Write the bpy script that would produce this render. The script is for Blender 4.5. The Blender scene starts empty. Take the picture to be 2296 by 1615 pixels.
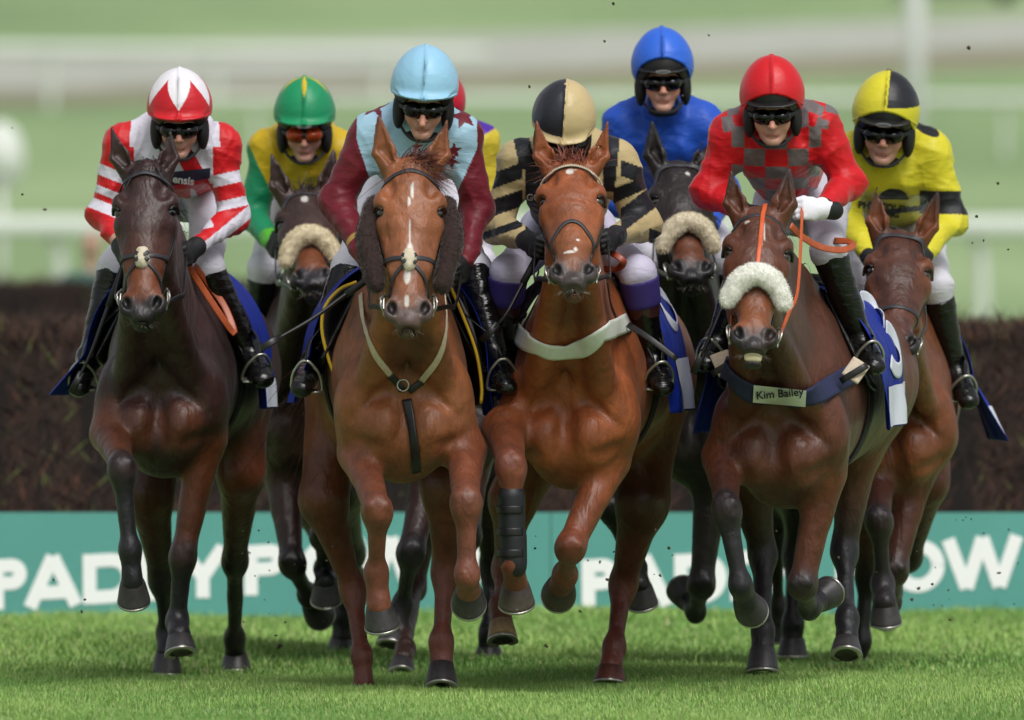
import bpy, math, random
import numpy as np
from math import radians, sin, cos, pi
from mathutils import Vector, Matrix

sc = bpy.context.scene
COL = sc.collection
rng = np.random.default_rng(7)
random.seed(7)

# ------------------------------------------------------------------ camera, world, sun, exposure
CAMZ, HOR, FPX, CU = 1.54, 630.0, 25200.0, 1148.0     # eye height, horizon row, focal length in photo pixels
cam_d = bpy.data.cameras.new("camera"); cam = bpy.data.objects.new("camera", cam_d); COL.objects.link(cam)
sc.camera = cam
cam.location = (0, 0, CAMZ); cam.rotation_euler = (radians(90), 0, 0)
cam_d.sensor_width = 36.0; cam_d.lens = FPX/2296*36.0
cam_d.shift_y = -(807.5-HOR)/2296
cam_d.clip_start = 1.0; cam_d.clip_end = 6000
cam_d.dof.use_dof = True; cam_d.dof.focus_distance = 41.9; cam_d.dof.aperture_fstop = 3.2

w = bpy.data.worlds.new("World"); sc.world = w; w.use_nodes = True
nt = w.node_tree; nt.nodes.clear()
sky = nt.nodes.new('ShaderNodeTexSky'); sky.sky_type = 'NISHITA'; sky.sun_disc = False
SUN_EL, SUN_AZ = radians(54), radians(158)
sky.sun_elevation = SUN_EL; sky.sun_rotation = SUN_AZ
sky.air_density = 1.0; sky.dust_density = 3.0
hs = nt.nodes.new('ShaderNodeHueSaturation'); hs.inputs['Saturation'].default_value = 0.25
bg = nt.nodes.new('ShaderNodeBackground'); bg.inputs['Strength'].default_value = 0.095
out = nt.nodes.new('ShaderNodeOutputWorld')
nt.links.new(sky.outputs[0], hs.inputs['Color']); nt.links.new(hs.outputs[0], bg.inputs['Color']); nt.links.new(bg.outputs[0], out.inputs[0])

sun_d = bpy.data.lights.new("sun", 'SUN'); sun = bpy.data.objects.new("sun", sun_d); COL.objects.link(sun)
sun_d.energy = 1.5; sun_d.angle = radians(32); sun_d.color = (1.0, 0.98, 0.95)
# sun direction vector (to the sun); azimuth 0 = +Y, clockwise
sv = Vector((sin(SUN_AZ)*cos(SUN_EL), cos(SUN_AZ)*cos(SUN_EL), sin(SUN_EL)))
sun.rotation_euler = (-sv).to_track_quat('-Z', 'Y').to_euler()
sc.view_settings.view_transform = 'Standard'; sc.view_settings.look = 'None'
sc.view_settings.exposure = 0.42; sc.view_settings.gamma = 1.0
sc.render.resolution_x = 1024; sc.render.resolution_y = 720
sc.cycles.use_denoising = True
sc.cycles.max_bounces = 6; sc.cycles.diffuse_bounces = 3; sc.cycles.glossy_bounces = 2; sc.cycles.transparent_max_bounces = 4

# ------------------------------------------------------------------ helpers
def P(u, v, Y):
    """photo pixel (2296 wide) at distance Y -> world point"""
    return np.array([(u-CU)*Y/FPX, Y, CAMZ-(v-HOR)*Y/FPX])

def lin(c):
    if isinstance(c, str):
        c = [int(c[i:i+2], 16)/255 for i in (0, 2, 4)]
    return np.array([x/12.92 if x <= 0.04045 else ((x+0.055)/1.055)**2.4 for x in c])

def N(a):
    a = np.asarray(a, float); return a/ (np.linalg.norm(a)+1e-12)

def empty(name, loc, label=None, cat=None, group=None):
    o = bpy.data.objects.new(name, None); COL.objects.link(o); o.location = loc; o.empty_display_size = .1
    if label: o['label'] = label
    if cat: o['category'] = cat
    if group: o['group'] = group
    return o

def link_mesh(name, V, F, mat, parent=None, col=None, smooth=True, label=None):
    """V (n,3) world coords, F list or (m,k) array; parent keeps world coordinates"""
    V = np.asarray(V, float)
    if parent is not None:
        off = np.array(parent.matrix_world.translation) if parent.parent else np.array(parent.location)
        if parent.parent: off = np.array(parent['_w'])
        parent_off = off
    else:
        parent_off = np.zeros(3)
    V = V - parent_off
    me = bpy.data.meshes.new(name)
    if isinstance(F, np.ndarray):
        k = F.shape[1]; m = len(F)
        me.vertices.add(len(V)); me.vertices.foreach_set('co', V.astype(np.float32).ravel())
        me.loops.add(m*k); me.loops.foreach_set('vertex_index', F.astype(np.int32).ravel())
        me.polygons.add(m)
        me.polygons.foreach_set('loop_start', np.arange(0, m*k, k, dtype=np.int32))
        me.polygons.foreach_set('loop_total', np.full(m, k, dtype=np.int32))
        me.update(calc_edges=True)
    else:
        me.from_pydata(V.tolist(), [], F); me.update()
    if smooth:
        me.polygons.foreach_set('use_smooth', np.ones(len(me.polygons), dtype=bool))
    if col is not None:
        a = me.color_attributes.new('Col', 'FLOAT_COLOR', 'POINT')
        c4 = np.ones((len(V), 4), np.float32); c4[:, :3] = col
        a.data.foreach_set('color', c4.ravel())
    o = bpy.data.objects.new(name, me); COL.objects.link(o)
    if mat: me.materials.append(mat)
    if parent is not None:
        o.parent = parent; o['_w'] = [float(x) for x in parent_off]
    if label: o['label'] = label
    return o

# ------------------------------------------------------------------ materials
MATS = {}
def mat(name, color=(.5, .5, .5), rough=.6, metal=0.0, vcol=False, noise=None, bump=None, spec=.5, sheen=0, coat=0,
        coat_rough=.2, trans=0, emit=None, mul=None, vein=False):
    """noise=(scale, low, high) multiplies colour; bump=[(scale, strength, distance, (sx,sy,sz)), ...]"""
    if name in MATS: return MATS[name]
    m = bpy.data.materials.new(name); m.use_nodes = True; t = m.node_tree; n = t.nodes; L = t.links
    b = n['Principled BSDF']
    b.inputs['Roughness'].default_value = rough; b.inputs['Metallic'].default_value = metal
    b.inputs['Specular IOR Level'].default_value = spec
    b.inputs['Sheen Weight'].default_value = sheen; b.inputs['Sheen Roughness'].default_value = .4
    b.inputs['Coat Weight'].default_value = coat; b.inputs['Coat Roughness'].default_value = coat_rough
    tc = n.new('ShaderNodeTexCoord')
    if vcol:
        a = n.new('ShaderNodeAttribute'); a.attribute_name = 'Col'; src = a.outputs['Color']
    else:
        r = n.new('ShaderNodeRGB'); r.outputs[0].default_value = (*lin(color), 1); src = r.outputs[0]
    if noise:
        for (s, lo, hi) in (noise if isinstance(noise, list) else [noise]):
            nz = n.new('ShaderNodeTexNoise'); nz.inputs['Scale'].default_value = s; nz.inputs['Detail'].default_value = 5
            L.new(tc.outputs['Object'], nz.inputs['Vector'])
            mr = n.new('ShaderNodeMapRange'); mr.inputs[1].default_value = .3; mr.inputs[2].default_value = .7
            mr.inputs[3].default_value = lo; mr.inputs[4].default_value = hi
            L.new(nz.outputs['Fac'], mr.inputs[0])
            mx = n.new('ShaderNodeVectorMath'); mx.operation = 'SCALE'
            L.new(src, mx.inputs[0]); L.new(mr.outputs[0], mx.inputs['Scale']); src = mx.outputs[0]
    L.new(src, b.inputs['Base Color'])
    prev = None
    if vein:
        for (s_, di) in ((5.5, .012), (14, .008)):
            nz = n.new('ShaderNodeTexNoise'); nz.noise_type = 'RIDGED_MULTIFRACTAL'; nz.inputs['Scale'].default_value = s_; nz.inputs['Detail'].default_value = 1.2; nz.inputs['Distortion'].default_value = .5
            mp = n.new('ShaderNodeMapping'); mp.inputs['Scale'].default_value = (1, 1, .55); L.new(tc.outputs['Object'], mp.inputs[0]); L.new(mp.outputs[0], nz.inputs['Vector'])
            bp = n.new('ShaderNodeBump'); bp.inputs['Strength'].default_value = .55; bp.inputs['Distance'].default_value = di
            L.new(nz.outputs['Fac'], bp.inputs['Height'])
            if prev: L.new(prev, bp.inputs['Normal'])
            prev = bp.outputs[0]
    for (s, st, dist, sc3) in (bump or []):
        mp = n.new('ShaderNodeMapping'); mp.inputs['Scale'].default_value = sc3
        L.new(tc.outputs['Object'], mp.inputs[0])
        nz = n.new('ShaderNodeTexNoise'); nz.inputs['Scale'].default_value = s; nz.inputs['Detail'].default_value = 3
        nz.inputs['Distortion'].default_value = .6
        L.new(mp.outputs[0], nz.inputs['Vector'])
        bp = n.new('ShaderNodeBump'); bp.inputs['Strength'].default_value = st; bp.inputs['Distance'].default_value = dist
        L.new(nz.outputs['Fac'], bp.inputs['Height'])
        if prev: L.new(prev, bp.inputs['Normal'])
        prev = bp.outputs[0]
    if prev: L.new(prev, b.inputs['Normal'])
    MATS[name] = m
    return m

M_coat = mat('horse_coat', vcol=True, rough=.43, spec=.44, vein=True, noise=[(6, .66, 1.12), (24, .86, 1.08), (110, .90, 1.08), (330, .84, 1.16)], sheen=.04,
             bump=[(12, .6, .022, (1, 1, .6)), (40, .42, .008, (1, 1, .45)), (300, .4, .002, (1, 1, .25))])
M_skin = mat('skin', vcol=True, rough=.5, spec=.4, noise=(30, .92, 1.06), bump=[(90, .15, .002, (1, 1, 1))])
M_silk = mat('silk_fabric', vcol=True, rough=.5, spec=.36, sheen=.15, noise=(14, .95, 1.04),
             bump=[(13, .4, .012, (1, 1, 2.6)), (40, .22, .004, (1.6, 1, 1))])
M_cap = mat('cap_fabric', vcol=True, rough=.42, spec=.45, sheen=.1, bump=[(30, .35, .004, (1, 1, 2)), (12, .2, .006, (1, 1, 1))])
M_breech = mat('breeches_fabric', vcol=True, rough=.6, noise=(12, .9, 1.03), bump=[(16, .4, .012, (1, 1, 2.6)), (60, .15, .003, (1, 1, 1))])
M_boot = mat('boot_leather', '0b0b0c', rough=.2, spec=.42, coat=.15, coat_rough=.1, noise=(20, .7, 1.2), bump=[(18, .6, .01, (1, 1, 3)), (70, .2, .003, (1, 1, 1))])
M_black = mat('black_leather', '161517', rough=.4, noise=(30, .8, 1.2), bump=[(120, .3, .001, (1, 1, 1))])
M_grey_leather = mat('grey_leather', '2f2e32', rough=.45, noise=(60, .85, 1.15))
M_tan = mat('orange_tan_leather', 'a8502a', rough=.4, noise=(50, .85, 1.15), bump=[(200, .3, .001, (1, 1, 1))])
M_orange = mat('bright_orange_strap', 'c8551f', rough=.45, noise=(50, .9, 1.1))
M_glove = mat('glove_cloth', '101114', rough=.6, bump=[(80, .4, .003, (1, 1, 1))])
M_glove_w = mat('white_glove_cloth', 'e6e4ec', rough=.6, bump=[(80, .4, .003, (1, 1, 1))])
M_shell = mat('helmet_shell', '0c0c0d', rough=.45, spec=.5)
M_pad = mat('helmet_padding', '101012', rough=.7, bump=[(150, .4, .002, (1, 1, 1))])
M_lens = mat('goggle_lens', '030304', rough=.12, spec=.35)
M_lens_o = mat('orange_goggle_lens', 'a83c08', rough=.15, spec=.4, noise=(60, .3, 1.2))
M_gframe = mat('goggle_frame', '151515', rough=.35)
M_steel = mat('steel', 'b8b6ae', rough=.3, metal=.9, noise=(50, .8, 1.1))
M_plate = mat('grey_badge', '8d8f90', rough=.35, metal=.4)
M_eye = mat('horse_eye', '050303', rough=.05, spec=.9, coat=1, coat_rough=.02)
M_hair = mat('horse_hair', vcol=True, rough=.45, spec=.4)
M_fleece = mat('fleece', vcol=True, rough=.9, sheen=.3, bump=[(60, .4, .006, (1, 1, 1))])
M_cloth = mat('saddle_cloth_fabric', vcol=True, rough=.6, spec=.25, sheen=.0, noise=(15, .88, 1.06), bump=[(11, .8, .03, (1, 1, .5))])
M_strap_cream = mat('cream_strap', 'c9b8a2', rough=.7, noise=(60, .85, 1.05))
M_white_leather = mat('white_girth_leather', 'd6d9d0', rough=.5, noise=(40, .9, 1.04), bump=[(60, .2, .002, (1, 1, 1))])
M_navy = mat('navy_webbing', '1f2548', rough=.75, noise=(80, .8, 1.1), bump=[(300, .4, .001, (1, 1, 1))])
M_yellow_trim = mat('yellow_binding', 'c9a21e', rough=.5)
M_white_ink = mat('white_lettering', 'd8d8d8', rough=.6)
M_black_ink = mat('black_lettering', '14141a', rough=.6)
M_purple = mat('purple_sock', '33256b', rough=.7, bump=[(50, .4, .003, (1, 1, 1))])

# ------------------------------------------------------------------ implicit surface engine
def cone(a, b, ra, rb, side=(1, 0, 0), k=.03, ca=None, cb=None, op=1, tag=0):
    """tapered capsule; ra/rb = radius or (half width along side, half depth)"""
    a = np.asarray(a, float); b = np.asarray(b, float)
    ra = (ra, ra) if np.isscalar(ra) else ra; rb = (rb, rb) if np.isscalar(rb) else rb
    d = b-a; L = max(np.linalg.norm(d), 1e-5); ax = d/L
    s = np.asarray(side, float); s = s-ax*np.dot(s, ax)
    if np.linalg.norm(s) < 1e-3: s = np.cross(ax, (0, 1, 0.3))
    s = N(s); up = np.cross(ax, s)
    R = max(max(ra), max(rb))
    lo = np.minimum(a-max(ra), b-max(rb)); hi = np.maximum(a+max(ra), b+max(rb))
    return dict(t='C', a=a, ax=ax, s=s, up=up, L=L, ra=ra, rb=rb, k=k, ca=ca, cb=cb if cb is not None else ca, op=op, lo=lo, hi=hi, tag=tag)

def ell(c, r, rot=None, k=.03, ca=None, op=1, tag=0):
    c = np.asarray(c, float); r = (r, r, r) if np.isscalar(r) else r
    M = np.eye(3) if rot is None else np.asarray(rot)     # columns = local axes in world
    R = max(r)
    return dict(t='E', c=c, r=r, M=M, k=k, ca=ca, cb=ca, op=op, lo=c-R, hi=c+R, tag=tag)

def pdist(p, X, Y, Z):
    if p['t'] == 'C':
        a, ax, s, up = p['a'], p['ax'], p['s'], p['up']
        dx, dy, dz = X-a[0], Y-a[1], Z-a[2]
        h = dx*ax[0]+dy*ax[1]+dz*ax[2]
        t = np.clip(h/p['L'], 0, 1)
        e = h-t*p['L']
        l = dx*s[0]+dy*s[1]+dz*s[2]
        q = dx*up[0]+dy*up[1]+dz*up[2]
        w = p['ra'][0]+t*(p['rb'][0]-p['ra'][0]); hh = p['ra'][1]+t*(p['rb'][1]-p['ra'][1])
        m = np.minimum(w, hh)
        d = (np.sqrt((l/w)**2+(q/hh)**2+(e/m)**2)-1)*m
        return d, t
    c, r, M = p['c'], p['r'], p['M']
    dx, dy, dz = X-c[0], Y-c[1], Z-c[2]
    q0 = (dx*M[0, 0]+dy*M[1, 0]+dz*M[2, 0])/r[0]
    q1 = (dx*M[0, 1]+dy*M[1, 1]+dz*M[2, 1])/r[1]
    q2 = (dx*M[0, 2]+dy*M[1, 2]+dz*M[2, 2])/r[2]
    n = np.sqrt(q0*q0+q1*q1+q2*q2)
    n2 = np.sqrt((q0/r[0])**2+(q1/r[1])**2+(q2/r[2])**2)+1e-9
    d = n*(n-1)/n2
    return d, None

def comb(f, d, p):
    k = p['k']
    if p['op'] > 0:
        h = np.maximum(k-np.abs(f-d), 0)/k
        return np.minimum(f, d)-h*h*k*.25
    d = -d
    h = np.maximum(k-np.abs(f-d), 0)/k
    return np.maximum(f, d)+h*h*k*.25

def sdf_pts(prims, pts, disp=None):
    X, Y, Z = pts[:, 0], pts[:, 1], pts[:, 2]
    f = np.full(len(pts), 1.0)
    for p in prims:
        d, _ = pdist(p, X, Y, Z)
        f = comb(f, d, p)
    if disp is not None: f = f-disp(X, Y, Z)
    return f

def grad_pts(prims, pts, e=.004):
    g = np.zeros_like(pts)
    for i in range(3):
        q = pts.copy(); q[:, i] += e; r = pts.copy(); r[:, i] -= e
        g[:, i] = sdf_pts(prims, q)-sdf_pts(prims, r)
    n = np.linalg.norm(g, axis=1, keepdims=True)+1e-9
    return g/n

def axis(lo, hi, coarse, fine=None, rngs=()):
    out = [lo]; x = lo
    while x < hi:
        h = coarse
        for (a, b) in rngs:
            if a-coarse < x < b: h = fine
        x += h; out.append(x)
    return np.array(out, np.float32)

EDG = [((0, 0, 0), (1, 0, 0)), ((0, 1, 0), (1, 1, 0)), ((0, 0, 1), (1, 0, 1)), ((0, 1, 1), (1, 1, 1)),
       ((0, 0, 0), (0, 1, 0)), ((1, 0, 0), (1, 1, 0)), ((0, 0, 1), (0, 1, 1)), ((1, 0, 1), (1, 1, 1)),
       ((0, 0, 0), (0, 0, 1)), ((1, 0, 0), (1, 0, 1)), ((0, 1, 0), (0, 1, 1)), ((1, 1, 0), (1, 1, 1))]
def surface(prims, xs, ys, zs, disp=None, cuts=()):
    F = np.full((len(xs), len(ys), len(zs)), .3, np.float32)
    for p in prims:
        mg = p['k']+.03
        i0, i1 = np.searchsorted(xs, [p['lo'][0]-mg, p['hi'][0]+mg])
        j0, j1 = np.searchsorted(ys, [p['lo'][1]-mg, p['hi'][1]+mg])
        k0, k1 = np.searchsorted(zs, [p['lo'][2]-mg, p['hi'][2]+mg])
        if i1 <= i0 or j1 <= j0 or k1 <= k0: continue
        d, _ = pdist(p, xs[i0:i1, None, None], ys[None, j0:j1, None], zs[None, None, k0:k1])
        F[i0:i1, j0:j1, k0:k1] = comb(F[i0:i1, j0:j1, k0:k1], d, p)
    if disp is not None:
        m = np.abs(F) < .05
        I = np.argwhere(m)
        F[m] -= disp(xs[I[:, 0]], ys[I[:, 1]], zs[I[:, 2]]).astype(np.float32)
    for c in cuts:       # c(X,Y,Z) > 0 keeps
        F = np.maximum(F, -c(xs[:, None, None], ys[None, :, None], zs[None, None, :])).astype(np.float32)
    F[0] = F[-1] = .1; F[:, 0] = F[:, -1] = .1; F[:, :, 0] = F[:, :, -1] = .1
    s = (F < 0)
    u = s.astype(np.uint8)
    c = (u[:-1, :-1, :-1]+u[1:, :-1, :-1]+u[:-1, 1:, :-1]+u[:-1, :-1, 1:]+u[1:, 1:, :-1]+u[1:, :-1, 1:]+u[:-1, 1:, 1:]+u[1:, 1:, 1:])
    act = (c > 0) & (c < 8)
    I = np.argwhere(act)
    idx = np.full(act.shape, -1, np.int32); idx[act] = np.arange(len(I))
    acc = np.zeros((len(I), 3)); cnt = np.zeros(len(I))
    ax = (xs, ys, zs)
    for a, b in EDG:
        A = I+np.array(a); B = I+np.array(b)
        fa = F[A[:, 0], A[:, 1], A[:, 2]]; fb = F[B[:, 0], B[:, 1], B[:, 2]]
        m = (fa < 0) != (fb < 0)
        t = np.where(m, fa/(fa-fb+1e-12), 0)
        for q in range(3):
            pa = ax[q][A[:, q]]; pb = ax[q][B[:, q]]
            acc[:, q] += np.where(m, pa+(pb-pa)*t, 0)
        cnt += m
    V = acc/cnt[:, None]
    faces = []
    # x edges
    e = np.argwhere(s[:-1, 1:-1, 1:-1] != s[1:, 1:-1, 1:-1]); i, j, k = e[:, 0], e[:, 1]+1, e[:, 2]+1
    q = np.stack([idx[i, j-1, k-1], idx[i, j, k-1], idx[i, j, k], idx[i, j-1, k]], 1)
    fl = ~s[i, j, k]; q[fl] = q[fl][:, ::-1]; faces.append(q)
    e = np.argwhere(s[1:-1, :-1, 1:-1] != s[1:-1, 1:, 1:-1]); i, j, k = e[:, 0]+1, e[:, 1], e[:, 2]+1
    q = np.stack([idx[i-1, j, k-1], idx[i-1, j, k], idx[i, j, k], idx[i, j, k-1]], 1)
    fl = ~s[i, j, k]; q[fl] = q[fl][:, ::-1]; faces.append(q)
    e = np.argwhere(s[1:-1, 1:-1, :-1] != s[1:-1, 1:-1, 1:]); i, j, k = e[:, 0]+1, e[:, 1]+1, e[:, 2]
    q = np.stack([idx[i-1, j-1, k], idx[i, j-1, k], idx[i, j, k], idx[i-1, j, k]], 1)
    fl = ~s[i, j, k]; q[fl] = q[fl][:, ::-1]; faces.append(q)
    return V, np.concatenate(faces)

def biggest(V, Fq):
    """keep only the largest connected piece"""
    n = len(V); lab = np.arange(n)
    E = np.concatenate([Fq[:, [0, 1]], Fq[:, [1, 2]], Fq[:, [2, 3]], Fq[:, [3, 0]]])
    while True:
        old = lab.copy()
        mn = np.minimum(lab[E[:, 0]], lab[E[:, 1]])
        np.minimum.at(lab, E[:, 0], mn); np.minimum.at(lab, E[:, 1], mn)
        lab = lab[lab]
        if (old == lab).all(): break
    ids, cn = np.unique(lab, return_counts=True)
    keep = lab == ids[cn.argmax()]
    mp = np.cumsum(keep)-1
    F2 = Fq[keep[Fq[:, 0]]]
    return V[keep], mp[F2]

def pcolors(prims, V, s=.010, tags=False):
    Wt = np.zeros(len(V)); C = np.zeros((len(V), 3)); best = np.full(len(V), 9.); tg = np.zeros(len(V), int); tt = np.zeros(len(V))
    for p in prims:
        if p['op'] < 0: continue
        d, t = pdist(p, V[:, 0], V[:, 1], V[:, 2])
        if t is None: t = np.zeros(len(V))
        if p['ca'] is not None:
            wt = np.exp(-np.abs(d)/s)+1e-12
            c = p['ca'][None, :]*(1-t[:, None])+p['cb'][None, :]*t[:, None]
            C += c*wt[:, None]; Wt += wt
        m = np.abs(d) < best
        best[m] = np.abs(d)[m]; tg[m] = p['tag']; tt[m] = t[m]
    C = C/np.maximum(Wt, 1e-12)[:, None]
    if tags: return C, tg, tt
    return C

def bounds(prims, pad=.03):
    lo = np.min([p['lo'] for p in prims if p['op'] > 0], 0)-pad; hi = np.max([p['hi'] for p in prims if p['op'] > 0], 0)+pad
    return lo, hi

def simple_surface(prims, h, disp=None, cuts=(), pad=.03):
    lo, hi = bounds(prims, pad)
    return surface(prims, axis(lo[0], hi[0], h), axis(lo[1], hi[1], h), axis(lo[2], hi[2], h), disp, cuts)

def wnoise(seed, f=18., amp=.004, st=(1, 1, 1), n=7):
    r = np.random.default_rng(seed)
    K = r.normal(size=(n, 3))*np.array(st); K = K/np.linalg.norm(K, axis=1, keepdims=True)*f*r.uniform(.6, 1.8, n)[:, None]
    ph = r.uniform(0, 6.28, n); W = r.normal(size=(n, 3))*f*.4; ph2 = r.uniform(0, 6.28, n)
    def g(X, Y, Z):
        o = 0
        for i in range(n):
            wv = np.sin(X*W[i, 0]+Y*W[i, 1]+Z*W[i, 2]+ph2[i])*1.2
            o = o+np.sin(X*K[i, 0]+Y*K[i, 1]+Z*K[i, 2]+ph[i]+wv)
        return amp*o/n**.5
    return g

def folds(seed, f=14., amp=.006, st=(1, 1, 1), n=5):
    """creased cloth: sharp-ridged warped waves"""
    r = np.random.default_rng(seed)
    K = r.normal(size=(n, 3))*np.array(st); K = K/np.linalg.norm(K, axis=1, keepdims=True)*f*r.uniform(.7, 2.2, n)[:, None]
    ph = r.uniform(0, 6.28, n); W = r.normal(size=(n, 3))*f*.5; ph2 = r.uniform(0, 6.28, n); W2 = r.normal(size=(n, 3))*f*.35
    def g(X, Y, Z):
        o = 0
        for i in range(n):
            wv = np.sin(X*W[i, 0]+Y*W[i, 1]+Z*W[i, 2]+ph2[i])*1.6
            am = .55+.45*np.sin(X*W2[i, 0]+Y*W2[i, 1]+Z*W2[i, 2]+ph[i]*2)
            o = o+am*(1-2*np.abs(np.sin((X*K[i, 0]+Y*K[i, 1]+Z*K[i, 2]+ph[i]+wv)*.5))**.75)
        return amp*o/n**.5
    return g

# ------------------------------------------------------------------ ribbons, tubes
def resample(pts, n):
    pts = np.asarray(pts, float)
    if len(pts) > 2:   # catmull-rom
        q = np.vstack([2*pts[0]-pts[1], pts, 2*pts[-1]-pts[-2]]); o = []
        for i in range(1, len(q)-2):
            for t in np.linspace(0, 1, 12, endpoint=False):
                a, b, c, d = q[i-1], q[i], q[i+1], q[i+2]
                o.append(.5*((2*b)+(-a+c)*t+(2*a-5*b+4*c-d)*t*t+(-a+3*b-3*c+d)*t**3))
        o.append(pts[-1]); pts = np.array(o)
    s = np.r_[0, np.cumsum(np.linalg.norm(np.diff(pts, axis=0), axis=1))]
    x = np.linspace(0, s[-1], n)
    return np.stack([np.interp(x, s, pts[:, i]) for i in range(3)], 1)

def strip(pts, nrm, w, t, closed=False, k=8, exp=.45, taper=None):
    """thick flat strap following pts; nrm = outward normals, w width, t thickness"""
    pts = np.asarray(pts, float); n = len(pts)
    nrm = np.asarray(nrm, float)
    if nrm.ndim == 1: nrm = np.tile(nrm, (n, 1))
    if closed: tan = np.roll(pts, -1, 0)-np.roll(pts, 1, 0)
    else: tan = np.gradient(pts, axis=0)
    tan /= np.linalg.norm(tan, axis=1, keepdims=True)+1e-9
    nr = nrm-tan*np.sum(nrm*tan, 1, keepdims=True); nr /= np.linalg.norm(nr, axis=1, keepdims=True)+1e-9
    sd = np.cross(tan, nr)
    ang = (np.arange(k)+.5)/k*2*pi
    cx = np.sign(np.cos(ang))*np.abs(np.cos(ang))**exp; cy = np.sign(np.sin(ang))*np.abs(np.sin(ang))**exp
    ws = np.full(n, w/2) if np.isscalar(w) else np.asarray(w)/2
    ts = np.full(n, t/2) if np.isscalar(t) else np.asarray(t)/2
    V = pts[:, None, :]+sd[:, None, :]*(ws[:, None]*cx[None])[:, :, None]+nr[:, None, :]*(ts[:, None]*cy[None])[:, :, None]
    V = V.reshape(-1, 3); F = []
    rows = n if closed else n-1
    for i in range(rows):
        a = i*k; b = ((i+1) % n)*k
        for j in range(k):
            j2 = (j+1) % k
            F.append([a+j, b+j, b+j2, a+j2])
    if not closed:
        F.append(list(range(k))); F.append([(n-1)*k+j for j in range(k)][::-1])
    return V, F

def tube(pts, r, k=8, closed=False):
    pts = np.asarray(pts, float)
    tan = np.gradient(pts, axis=0); ref = np.array([0.13, .4, .9])
    nr = np.cross(tan, ref); nr /= np.linalg.norm(nr, axis=1, keepdims=True)+1e-9
    r2 = np.asarray(r)*2 if not np.isscalar(r) else r*2
    return strip(pts, nr, r2, r2, closed=closed, k=k, exp=1)

def merge(lst):
    V = []; F = []; o = 0
    for v, f in lst:
        V.append(np.asarray(v, float)); F += [[i+o for i in q] for q in (f.tolist() if isinstance(f, np.ndarray) else f)]; o += len(v)
    return np.concatenate(V), F

def hug(prims, pts, n, off=.004, it=6):
    p = resample(pts, n)
    for _ in range(it):
        d = sdf_pts(prims, p); g = grad_pts(prims, p)
        p = p-g*(d-off)[:, None]*.8
    g = grad_pts(prims, p)
    return p, g

def hugstrap(prims, pts, w, t, n=24, off=None):
    p, g = hug(prims, pts, n, off if off is not None else t*.5)
    return strip(p, g, w, t)

def hair(name, roots, dirs, length, width, colors, parent, droop=.3, jit=.25, seg=4, seed=1, grav=(0, 0, -1)):
    """bundles of tapered strands"""
    r = np.random.default_rng(seed); n = len(roots)
    roots = np.asarray(roots, float); dirs = np.asarray(dirs, float)+r.normal(size=(n, 3))*jit
    dirs /= np.linalg.norm(dirs, axis=1, keepdims=True)
    Ls = length*r.uniform(.6, 1.15, n)
    side = np.cross(dirs, r.normal(size=(n, 3))); side /= np.linalg.norm(side, axis=1, keepdims=True)+1e-9
    g = np.array(grav, float)
    V = []; t = np.linspace(0, 1, seg+1)
    swirl = r.normal(size=(n, 3))*.25
    for ti in t:
        c = roots+dirs*(Ls*ti)[:, None]+(g*droop+swirl*.5)*(Ls*ti*ti)[:, None]
        wd = width*(1-.85*ti)
        V.append(c-side*wd); V.append(c+side*wd)
    V = np.stack(V, 1).reshape(-1, 3)   # n x 2(seg+1)
    m = 2*(seg+1); base = np.arange(n)*m; F = []
    for i in range(seg):
        F.append(np.stack([base+2*i, base+2*i+1, base+2*i+3, base+2*i+2], 1))
    F = np.concatenate(F)
    c = np.asarray(colors[0])[None]*(1-r.uniform(0, 1, n)[:, None])
    mixf = r.uniform(0, 1, n)[:, None]
    c = np.asarray(colors[0])[None]*(1-mixf)+np.asarray(colors[1])[None]*mixf
    return link_mesh(name, V, F, M_hair, parent, np.repeat(c, m, 0))

def fibers(V, F, g, n, length, width, seed=0, fac=.5):
    pass

# ------------------------------------------------------------------ terrain
def zg(x, y):
    x = np.asarray(x, float); y = np.asarray(y, float)
    far = np.maximum(y-60, 0); z = .00012*np.minimum(far, 420)**2+np.maximum(far-420, 0)*.05
    near = .022*np.sin(x*1.1+.6)*np.sin(y*.9+x*.3)+.012*np.sin(x*2.9+y*1.7+1)
    # the ground falls a little towards the camera and dips in two old hoof-cut hollows
    near = near*np.clip((70-y)/15, 0, 1)-.05*np.exp(-((x+1.25)/.38)**2-((y-40.4)/.55)**2)-.05*np.exp(-((x-1.15)/.3)**2-((y-40.6)/.7)**2)
    return z+near*np.clip((y-20)/15, 0, 1)-.012
def ground_mesh():
    ys = np.r_[np.arange(-60, 36, 6), np.arange(36, 56, .125), np.arange(56, 120, 2), np.arange(120, 520, 8), np.geomspace(520, 4500, 26)]
    xs = np.r_[-np.geomspace(3000, 9, 30), np.arange(-8, 8.01, .16), np.geomspace(9, 3000, 30)]
    X, Y = np.meshgrid(xs, ys, indexing='ij')
    V = np.stack([X, Y, zg(X, Y)], -1).reshape(-1, 3)
    i, j = np.meshgrid(np.arange(len(xs)-1), np.arange(len(ys)-1), indexing='ij'); n = len(ys)
    a = (i*n+j).ravel(); F = np.stack([a, a+n, a+n+1, a+1], 1)
    return V, F
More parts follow.
